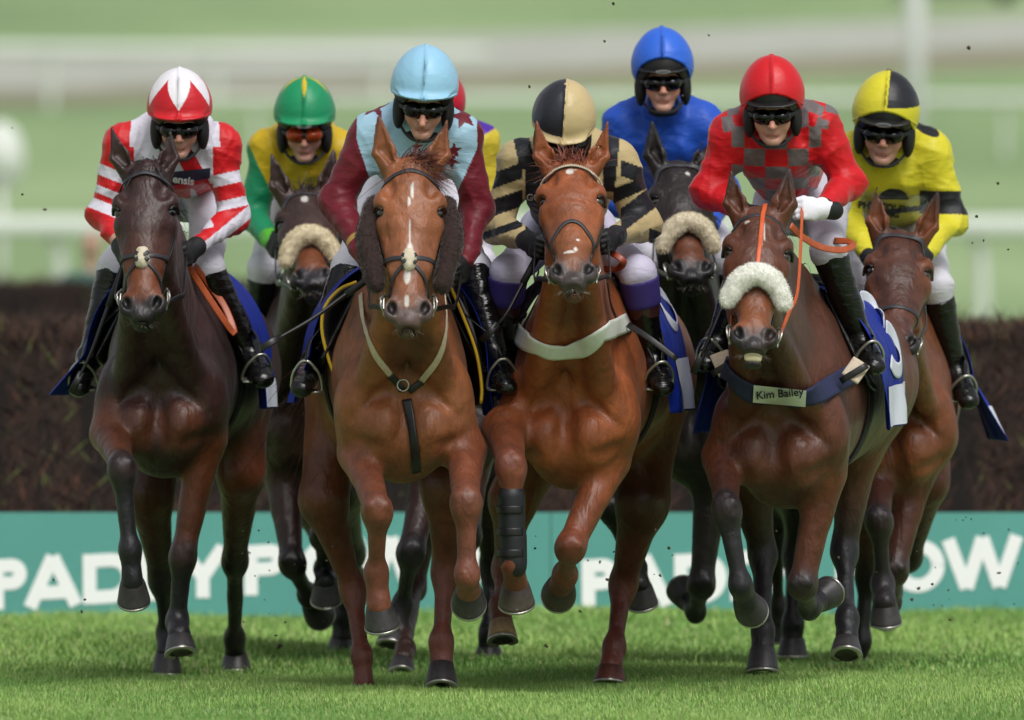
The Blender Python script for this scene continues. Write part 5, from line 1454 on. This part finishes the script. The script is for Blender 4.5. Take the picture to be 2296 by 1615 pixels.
# brown fleece cheek rolls on the blazed chestnut
for s in (-1, 1):
    T = h3.T
    fleece('cheek_roll', h3.e, [T(s*.128, -.12, .125), T(s*.146, -.10, .22), T(s*.150, -.09, .30), T(s*.132, -.09, .38), T(s*.118, -.09, .45)], .040, lin('2c1b17'), 40+s, n=5000, flen=.010, taper=.85)

def J(**k): return k

r1 = build_rider(h1, dict(D=43.0, seed=31, label='jockey in red and white hooped silks, red cap with white zigzag star', head=(403, 280, .12), pose=(12, 0, 0), hs=1.04,
    J=J(shL=(268, 312, .25), shR=(498, 312, .25), elL=(236, 480, .30), elR=(524, 490, .25), wrL=(275, 560, .05), wrR=(432, 560, 0.02), waist=(420, 372, .75), hip=(425, 420, 1.0),
        knL=(258, 600, .60), knR=(462, 600, .24), anL=(200, 805, .60), anR=(560, 790, .34), toL=(176, 872, .42), toR=(590, 852, .20)),
    cap=dict(f=cap_zig, covered=True), silk=silk1, bootcut=.0, loop=[(418, 590, .05), (450, 640, .1), (500, 715, .12), (526, 748, .15), (505, 690, .2), (470, 640, .2), (436, 596, .12)]))
r3 = build_rider(h3, dict(D=41.6, seed=33, label='jockey in pale blue silks with maroon stars and sleeves, plain light blue cap', head=(950, 234, .12), pose=(12, 0, 3), hs=1.05, sres=.0052,
    J=J(shL=(822, 292, .25), shR=(1040, 292, .25), elL=(756, 455, .28), elR=(1068, 470, .28), wrL=(822, 590, .02), wrR=(1040, 590, .10), waist=(925, 350, .75), hip=(925, 410, 1.0),
        knL=(785, 600, .62), knR=(1062, 605, .62), anL=(704, 812, .50), anR=(1112, 806, .50), toL=(676, 872, .24), toR=(1136, 868, .24)),
    cap=dict(f=flat('93c3de'), covered=True), silk=silk3, gloveL=None, gloveR='black', bootcut=.0))
r5 = build_rider(h5, dict(D=41.9, seed=35, label='jockey in gold silks striped black, gold and black quartered cap, face hidden', head=(1262, 300, .12), pose=(33, 0, 4), hs=1.0, sres=.0055,
    J=J(shL=(1160, 352, .25), shR=(1388, 348, .25), elL=(1112, 505, .30), elR=(1440, 500, .30), wrL=(1190, 545, .02), wrR=(1372, 535, .02), waist=(1275, 455, .65), hip=(1275, 520, .95),
        knL=(1140, 612, .26), knR=(1430, 612, .24), anL=(1120, 790, .34), anR=(1464, 805, .34), toL=(1100, 850, .20), toR=(1488, 870, .20)),
    cap=dict(f=cap_q5, covered=True), silk=silk5, breech='c9c4da', sock=True, loop=[(1345, 555, .05), (1385, 575, .0), (1398, 590, .0), (1380, 604, .05), (1345, 602, .12)], loopm=mat('red_tan_leather', '8e3b22', rough=.4)))
r7 = build_rider(h7, dict(D=42.1, seed=37, label='jockey in red silks with a grey checked front, plain red cap and one white glove', head=(1732, 252, .12), pose=(9, -2, -1), hs=1.02, sres=.0052,
    J=J(shL=(1632, 285, .25), shR=(1842, 272, .25), elL=(1590, 430, .28), elR=(1900, 412, .28), wrL=(1672, 480, .10), wrR=(1836, 470, .02), waist=(1760, 385, .75), hip=(1800, 450, 1.05),
        knL=(1665, 620, .26), knR=(1858, 565, .24), anL=(1610, 765, .34), anR=(1932, 765, .34), toL=(1582, 815, .20), toR=(1962, 822, .20)),
    cap=dict(f=flat('c90f1b'), edge=.088), silk=silk7, bootcut=-.08, gloveR='white', loop=[(1772, 505, -.10), (1800, 532, -.06), (1840, 554, -.02), (1885, 561, .02), (1912, 552, .08), (1902, 542, .14), (1870, 540, .18)], reinm=M_orange, hdR=(-.75, -.6, .05), breech='bdb9c4'))
r8 = build_rider(h8, dict(D=44.2, seed=38, label='jockey in yellow silks with a black armband, yellow and black quartered cap', head=(1984, 292, .12), pose=(10, -4, 4), hs=1.12, sres=.0045,
    J=J(shL=(1908, 330, .25), shR=(2095, 330, .25), elL=(1890, 480, .30), elR=(2130, 490, .25), wrL=(1955, 585, .05), wrR=(2070, 575, 0), waist=(2010, 440, .75), hip=(2010, 480, 1.0),
        knL=(1920, 630, .26), knR=(2098, 640, .24), anL=(1900, 820, .34), anR=(2142, 830, .34), toL=(1890, 880, .20), toR=(2172, 900, .20)),
    cap=dict(f=cap_q8, hemx=-.05, edge=.088, badge=True, badge_text=True), silk=silk8))
r2 = build_rider(h2, dict(D=45.3, seed=32, label='jockey in yellow silks with green sleeves, orange goggles and green cap', head=(683, 292, .12), pose=(11, 0, 0), hs=1.04, fine=.005, sres=.0058, orange=True,
    J=J(shL=(598, 325, .25), shR=(768, 325, .25), elL=(566, 480, .28), elR=(805, 480, .28), wrL=(612, 545, .02), wrR=(745, 550, .02), waist=(690, 400, .75), hip=(690, 450, 1.0),
        knL=(592, 600, .26), knR=(775, 600, .24), anL=(572, 760, .34), anR=(800, 760, .34), toL=(560, 820, .20), toR=(815, 820, .20)),
    cap=dict(f=cap_spike, covered=True, badge=True), silk=silk2))
r4 = build_rider(h4, dict(D=44.6, seed=34, label='jockey almost hidden, red cap and purple and yellow shoulder behind the pale blue rider', head=(975, 265, .12), pose=(10, 0, 0), hs=1.02, fine=.006, sres=.008,
    J=J(shL=(885, 310, .25), shR=(1080, 310, .25), elL=(860, 450, .28), elR=(1085, 460, .28), wrL=(910, 545, .02), wrR=(1000, 550, .02), waist=(985, 380, .75), hip=(1000, 450, 1.0),
        knL=(900, 600, .26), knR=(1072, 590, .24), anL=(880, 760, .34), anR=(1090, 760, .34), toL=(870, 820, .20), toR=(1100, 820, .20)),
    cap=dict(f=flat('c4102a'), edge=.04), silk=silk4))
r6 = build_rider(h6, dict(D=44.6, seed=36, label='jockey in plain royal blue silks and blue cap, head held high', head=(1486, 184, .10), pose=(2, 0, -1), hs=1.04, fine=.0045, sres=.0058,
    J=J(shL=(1392, 268, .25), shR=(1588, 268, .25), elL=(1372, 440, .30), elR=(1625, 430, .28), wrL=(1455, 510, .05), wrR=(1590, 510, .05), waist=(1490, 400, .75), hip=(1500, 450, 1.0),
        knL=(1440, 580, .26), knR=(1620, 575, .24), anL=(1440, 760, .34), anR=(1650, 760, .34), toL=(1430, 820, .20), toR=(1665, 820, .20)),
    cap=dict(f=flat('2a63cf'), edge=.098, badge=True, badge_text=True), silk=silk6))

# ------------------------------------------------------------------ breast girths, breastplate, boots
def around(h, pts, w_, t_, n=40, off=None, it=14):
    q = resample([(u, v, 0) for u, v, _ in pts], n)
    p = drop_front(h.prims, q[:, 0], q[:, 1], h.cfg['D']-.75, off if off is not None else t_*.7)
    for _ in range(it):      # even out the run of the strap so that it bridges hollows
        p[1:-1, 1] = np.minimum(p[1:-1, 1], (p[:-2, 1]+p[2:, 1])/2+.001)
    g = grad_pts(h.prims, p, .02)
    return strip(p, g, w_, t_)
D = 41.9
o = link_mesh('breast_girth', *around(h5, [(1140, 715, D+.10), (1165, 755, D-.05), (1215, 785, D-.16), (1262, 792, D-.2), (1310, 780, D-.18), (1360, 745, D-.08), (1410, 722, D+.10)], .072, .009), M_white_leather, h5.e)
link_mesh('girth_strap', *strip(resample([P(1408, 728, D+.08), P(1460, 762, D+.02), P(1518, 806, D+.0)], 12), (0, -1, .3), .024, .006), M_black, o)
for (a, b, cc_) in (((1208, 610, D+.2), (1180, 680, D+.05), (1150, 740, D-.02)), ((1362, 630, D+.15), (1372, 690, D+.05), (1400, 745, D+.0))):
    link_mesh('neck_strap', *around(h5, [a, b, cc_], .017, .005, 16, .012), M_black, o)
D = 42.1
o = link_mesh('breast_girth', *around(h7, [(1612, 800, D+.12), (1640, 848, D), (1690, 884, D-.14), (1750, 898, D-.18), (1810, 892, D-.18), (1870, 862, D-.1), (1925, 830, D+.08)], .082, .010, it=3), M_navy, h7.e)
pp = h7.prims
lab = decal_quad('name_panel', [(1690, 864), (1808, 876), (1806, 913), (1688, 903)], pp, D-.6, mat('pale_label', 'd2d2c8', rough=.7, bump=[(40, .6, .004, (1, 1, 1))]), o, .018)
decal_text('name_lettering', 'Kim Bailey', 1696, 896, 25, -5, pp, D-.6, mat('navy_thread', '151830', rough=.7), lab, .014, off=.023)
for (a, b) in (((1905, 850, D-.02), (1932, 812, D+.02)), ((1632, 838, D), (1612, 792, D+.06))):
    link_mesh('elastic_end', *strip(resample([P(*a), P(*b)], 8), (0, -1, .2), .075, .012), M_strap_cream, o)
    m_ = (P(*a)*.65+P(*b)*.35); link_mesh('buckle_strap', *strip(resample([m_+[-.05, -.012, -.03], m_+[0, -.02, 0], m_+[.05, -.012, .03]], 6), (0, -1, .1), .026, .010), M_black, o)
link_mesh('face_strap', *hugstrap(h7.head, [h7.T(.012, -.06, -.01), h7.T(.010, .02, .06), h7.T(.004, .04, .20), h7.T(-.004, .04, .33)], .017, .006, 24, off=.010), M_orange, h7.e)
D = 41.6
a = around(h3, [(808, 660, D+.18), (815, 720, D+.02), (838, 790, D-.10), (878, 845, D-.16)], .024, .006, 26)
b = around(h3, [(998, 660, D+.18), (1002, 730, D), (985, 800, D-.12), (943, 858, D-.16)], .024, .006, 26)
o = link_mesh('breastplate', *merge([a, b]), M_strap_cream, h3.e)
a = around(h3, [(875, 842, D-.16), (890, 858, D-.18), (903, 876, D-.19)], .026, .010, 8); b = around(h3, [(946, 856, D-.16), (930, 868, D-.18), (917, 878, D-.19)], .026, .010, 8)
c_ = around(h3, [(912, 895, D-.2), (922, 950, D-.2), (930, 1010, D-.2), (934, 1060, D-.1)], .034, .008, 18)
link_mesh('leather_tabs', *merge([a, b, c_]), M_black, o)
q, gq = hug(h3.prims, [P(911, 884, D-.2), P(912, 884.5, D-.2)], 2, .010); an = np.linspace(0, 2*pi, 26, endpoint=False)
link_mesh('ring', *tube(np.stack([q[0]+[.021*cos(t), -.004, .021*sin(t)] for t in an]), .0032, closed=True), M_steel, o)
# black pads with yellow binding under the saddle of the blazed chestnut
for s, prof in ((-1, [(800, 632), (760, 650), (728, 690), (722, 740), (735, 800), (752, 850), (762, 905)]), (1, [(1006, 632), (1030, 690), (1058, 760), (1072, 810), (1080, 870), (1078, 905)])):
    pts = resample([P(u, v, D+.30) for u, v in prof], 30); body = resample([P(820 if s < 0 else 1000, 640, D+.36), P(775 if s < 0 else 1040, 780, D+.42), P(775 if s < 0 else 1050, 915, D+.45)], 30)
    V = []; F = []
    for i in range(30):
        for k in range(6): t = k/5; V.append(pts[i]*(1-t)+body[i]*t+np.array([0, .05*sin(t*pi/2), 0]))
    for i in range(29):
        for k in range(5): F.append([i*6+k, i*6+k+1, (i+1)*6+k+1, (i+1)*6+k])
    o = link_mesh('saddle_pad', np.array(V), F, M_black, h3.e); md = o.modifiers.new('t', 'SOLIDIFY'); md.thickness = .012
    link_mesh('binding', *tube(pts, .0065), M_yellow_trim, o)
# tendon boot on the bright chestnut's left-hand foreleg

h5K, h5F = h5.cfg['fore'][0]['pts'][1:3]
bx = h5F-h5K
V, F = simple_surface([cone(h5K+bx*.32, h5K+bx*.98, (.052, .052), (.049, .050), k=.01), cone(h5K+bx*.75+np.array([.01, -.01, 0]), h5K+bx*1.05+np.array([.015, -.01, 0]), .040, .036, k=.02)], .006)
o = link_mesh('tendon_boot', V, F, mat('boot_neoprene', '17181c', rough=.5, bump=[(60, .3, .002, (1, 1, 1))]), h5.e)
for t in (.45, .68, .90):
    c0 = h5K+bx*t; a = np.linspace(pi*.9, pi*1.75, 12); ring = np.stack([c0+[.056*cos(x), .056*sin(x), 0] for x in a]); link_mesh('boot_strap', *strip(ring, ring-c0, .030, .004), M_black, o)

# ------------------------------------------------------------------ writing on the silks
def sdec(r, *a, **k): return a
D = 43.0
pn = decal_quad('name_patch', [(383, 386), (472, 377), (470, 400), (384, 417)], r1.sp, D-.4, mat('navy_patch', '1a2036', rough=.6), r1.silk, .006, r1.disp)
decal_text('patch_lettering', 'ensis', 386, 409, 25, 8, r1.sp, D-.4, M_white_ink, pn, .03, r1.disp, .010)
decal_text('chest_lettering', 'GO', 1180, 450, 21, 0, r5.sp, 41.5, M_white_ink, r5.silk, .03, r5.disp, .004)
D = 44.2
decal_text('chest_lettering', 'PHIL COLEY', 1924, 466, 21, 6, r8.sp, D-.4, M_black_ink, r8.silk, .04, r8.disp, .004)
decal_text('chest_lettering', 'RACING', 1945, 484, 19, 4, r8.sp, D-.4, M_black_ink, r8.silk, .04, r8.disp, .004)

# ------------------------------------------------------------------ white numerals and panels on the saddle cloths
def cloth_patch(h, s, b0, b1, a0, a1, m, name, out=.008):
    V, o = h.cloth[s]; nb_, ns = V.shape[:2]
    n = 12; bb = np.linspace(b0, b1, n); aa = np.linspace(a0, a1, n); W = []
    for b in bb:
        for a in aa:
            x, y = b*(nb_-1), a*(ns-1); i, j = min(int(x), nb_-2), min(int(y), ns-2); f, g_ = x-i, y-j
            p = V[i, j]*(1-f)*(1-g_)+V[i+1, j]*f*(1-g_)+V[i, j+1]*(1-f)*g_+V[i+1, j+1]*f*g_
            W.append(p+h.Lv*s*out)
    F = [[i*n+j, i*n+j+1, (i+1)*n+j+1, (i+1)*n+j] for i in range(n-1) for j in range(n-1)]
    return link_mesh(name, np.array(W), F, m, o)
M_num = mat('white_number_cloth', 'ccd0dc', rough=.65)
for h, s, b0, b1 in ((h1, 1, .84, .99), (h3, 1, .90, .99), (h5, 1, .72, .99), (h7, 1, .78, .99), (h8, 1, .80, .99)):
    cloth_patch(h, s, b0, b1, .25, 1.0, M_num, 'white_panel')
def cloth_ring(h, s, bc, ac, rb, ra, wd, arc_, name, out=.010):
    V, o = h.cloth[s]; nb_, ns = V.shape[:2]; pts = []
    for t in np.linspace(radians(arc_[0]), radians(arc_[1]), 26):
        b = bc+rb*sin(t); a = ac+ra*cos(t); x, y = np.clip(b, 0, 1)*(nb_-1), np.clip(a, 0, 1)*(ns-1); i, j = min(int(x), nb_-2), min(int(y), ns-2); f, g_ = x-i, y-j
        pts.append(V[i, j]*(1-f)*(1-g_)+V[i+1, j]*f*(1-g_)+V[i, j+1]*(1-f)*g_+V[i+1, j+1]*f*g_+h.Lv*s*out)
    return link_mesh(name, *strip(np.array(pts), h.Lv*s, wd, .004), M_num, o)
cloth_ring(h7, 1, .38, .66, .09, .22, .062, (200, 440), 'number_stroke'); cloth_ring(h7, 1, .60, .66, .11, .26, .062, (-80, 150), 'number_stroke')
cloth_ring(h5, 1, .45, .7, .12, .22, .04, (0, 360), 'number_stroke')

# ------------------------------------------------------------------ whips
whip([(832, 622, 41.5), (770, 665, 41.45), (700, 715, 41.4), (622, 760, 41.35)], 'long black whip with yellow banding in the hand of the pale blue rider')
whip([(268, 622, 43.0), (235, 710, 43.0), (205, 790, 43.0), (178, 845, 43.0)], 'black whip hanging at the leg of the red and white rider')
whip([(1205, 575, 41.9), (1165, 650, 41.85), (1135, 705, 41.8), (1108, 735, 41.8)], 'black whip with brass collar in the hand of the gold and black rider', .008)
whip([(1645, 600, 42.0), (1622, 680, 41.95), (1590, 760, 41.9), (1572, 800, 41.9)], 'black whip beside the boot of the red rider', .010)
for t in range(4):
    a = P(800-6*t, 640+4*t, 41.46)

# ------------------------------------------------------------------ clods of turf thrown up by the hooves
M_clod = mat('turf_clod', '43362a', rough=.95, noise=(30, .5, 1.5))
rr = random.Random(5)
spots = [(183, 1370, 6), (190, 1345, 5), (100, 470, 7), (50, 436, 4), (27, 287, 3), (1187, 195, 5), (1355, 92, 5), (1375, 8, 5), (1223, 1447, 8), (625, 1450, 11), (618, 1425, 5), (640, 1395, 4), (2172, 107, 7), (2238, 412, 5), (2190, 485, 5), (2180, 545, 4), (2205, 540, 4), (2060, 1320, 7), (2045, 1345, 7), (2005, 1375, 6), (2240, 1285, 7), (1650, 1245, 6), (1778, 1280, 6), (1310, 1215, 6), (1290, 1190, 5), (1345, 1260, 6), (1362, 1300, 7), (1395, 1250, 6), (1200, 1230, 6), (1230, 1345, 5), (1880, 1250, 5), (2090, 1310, 5), (2130, 1390, 5), (1300, 1370, 5), (1450, 1205, 6), (1470, 1190, 5), (1500, 1230, 6), (1480, 1290, 5), (1730, 1100, 5), (1600, 620, 4), (1590, 80, 4), (1530, 215, 5), (1870, 290, 4), (2260, 560, 4), (560, 1240, 4), (120, 1300, 4)]
for i in range(56):
    spots.append((rr.choice([rr.uniform(1150, 1520), rr.uniform(1620, 2290), rr.uniform(1960, 2290), rr.uniform(540, 760)]), rr.uniform(1150, 1400), rr.uniform(1.6, 3.6)))
for i, (u, v, r_) in enumerate(spots):
    Y = 40.6+rr.random()*5 if v > 600 else 42+rr.random()*3
    p0 = P(u, v, Y); s_ = r_*Y/FPX*.7
    bm = [];
    V, F = simple_surface([ell(p0, (s_*rr.uniform(.5, 1.1), s_*.8, s_*rr.uniform(.5, 1.1)), k=.003), ell(p0+np.array([s_*rr.uniform(-.9, .9), 0, s_*rr.uniform(-.8, .8)]), s_*rr.uniform(.35, .6), k=.003), ell(p0+np.array([s_*rr.uniform(-.9, .9), 0, s_*rr.uniform(-.8, .8)]), s_*rr.uniform(.25, .5), k=.003)], s_*.35, pad=s_)
    o = link_mesh('turf_clod', V, F, M_clod); o['label'] = 'small dark clod of turf flying through the air'; o['category'] = 'clod'; o['group'] = 'clods of turf thrown up by the hooves'
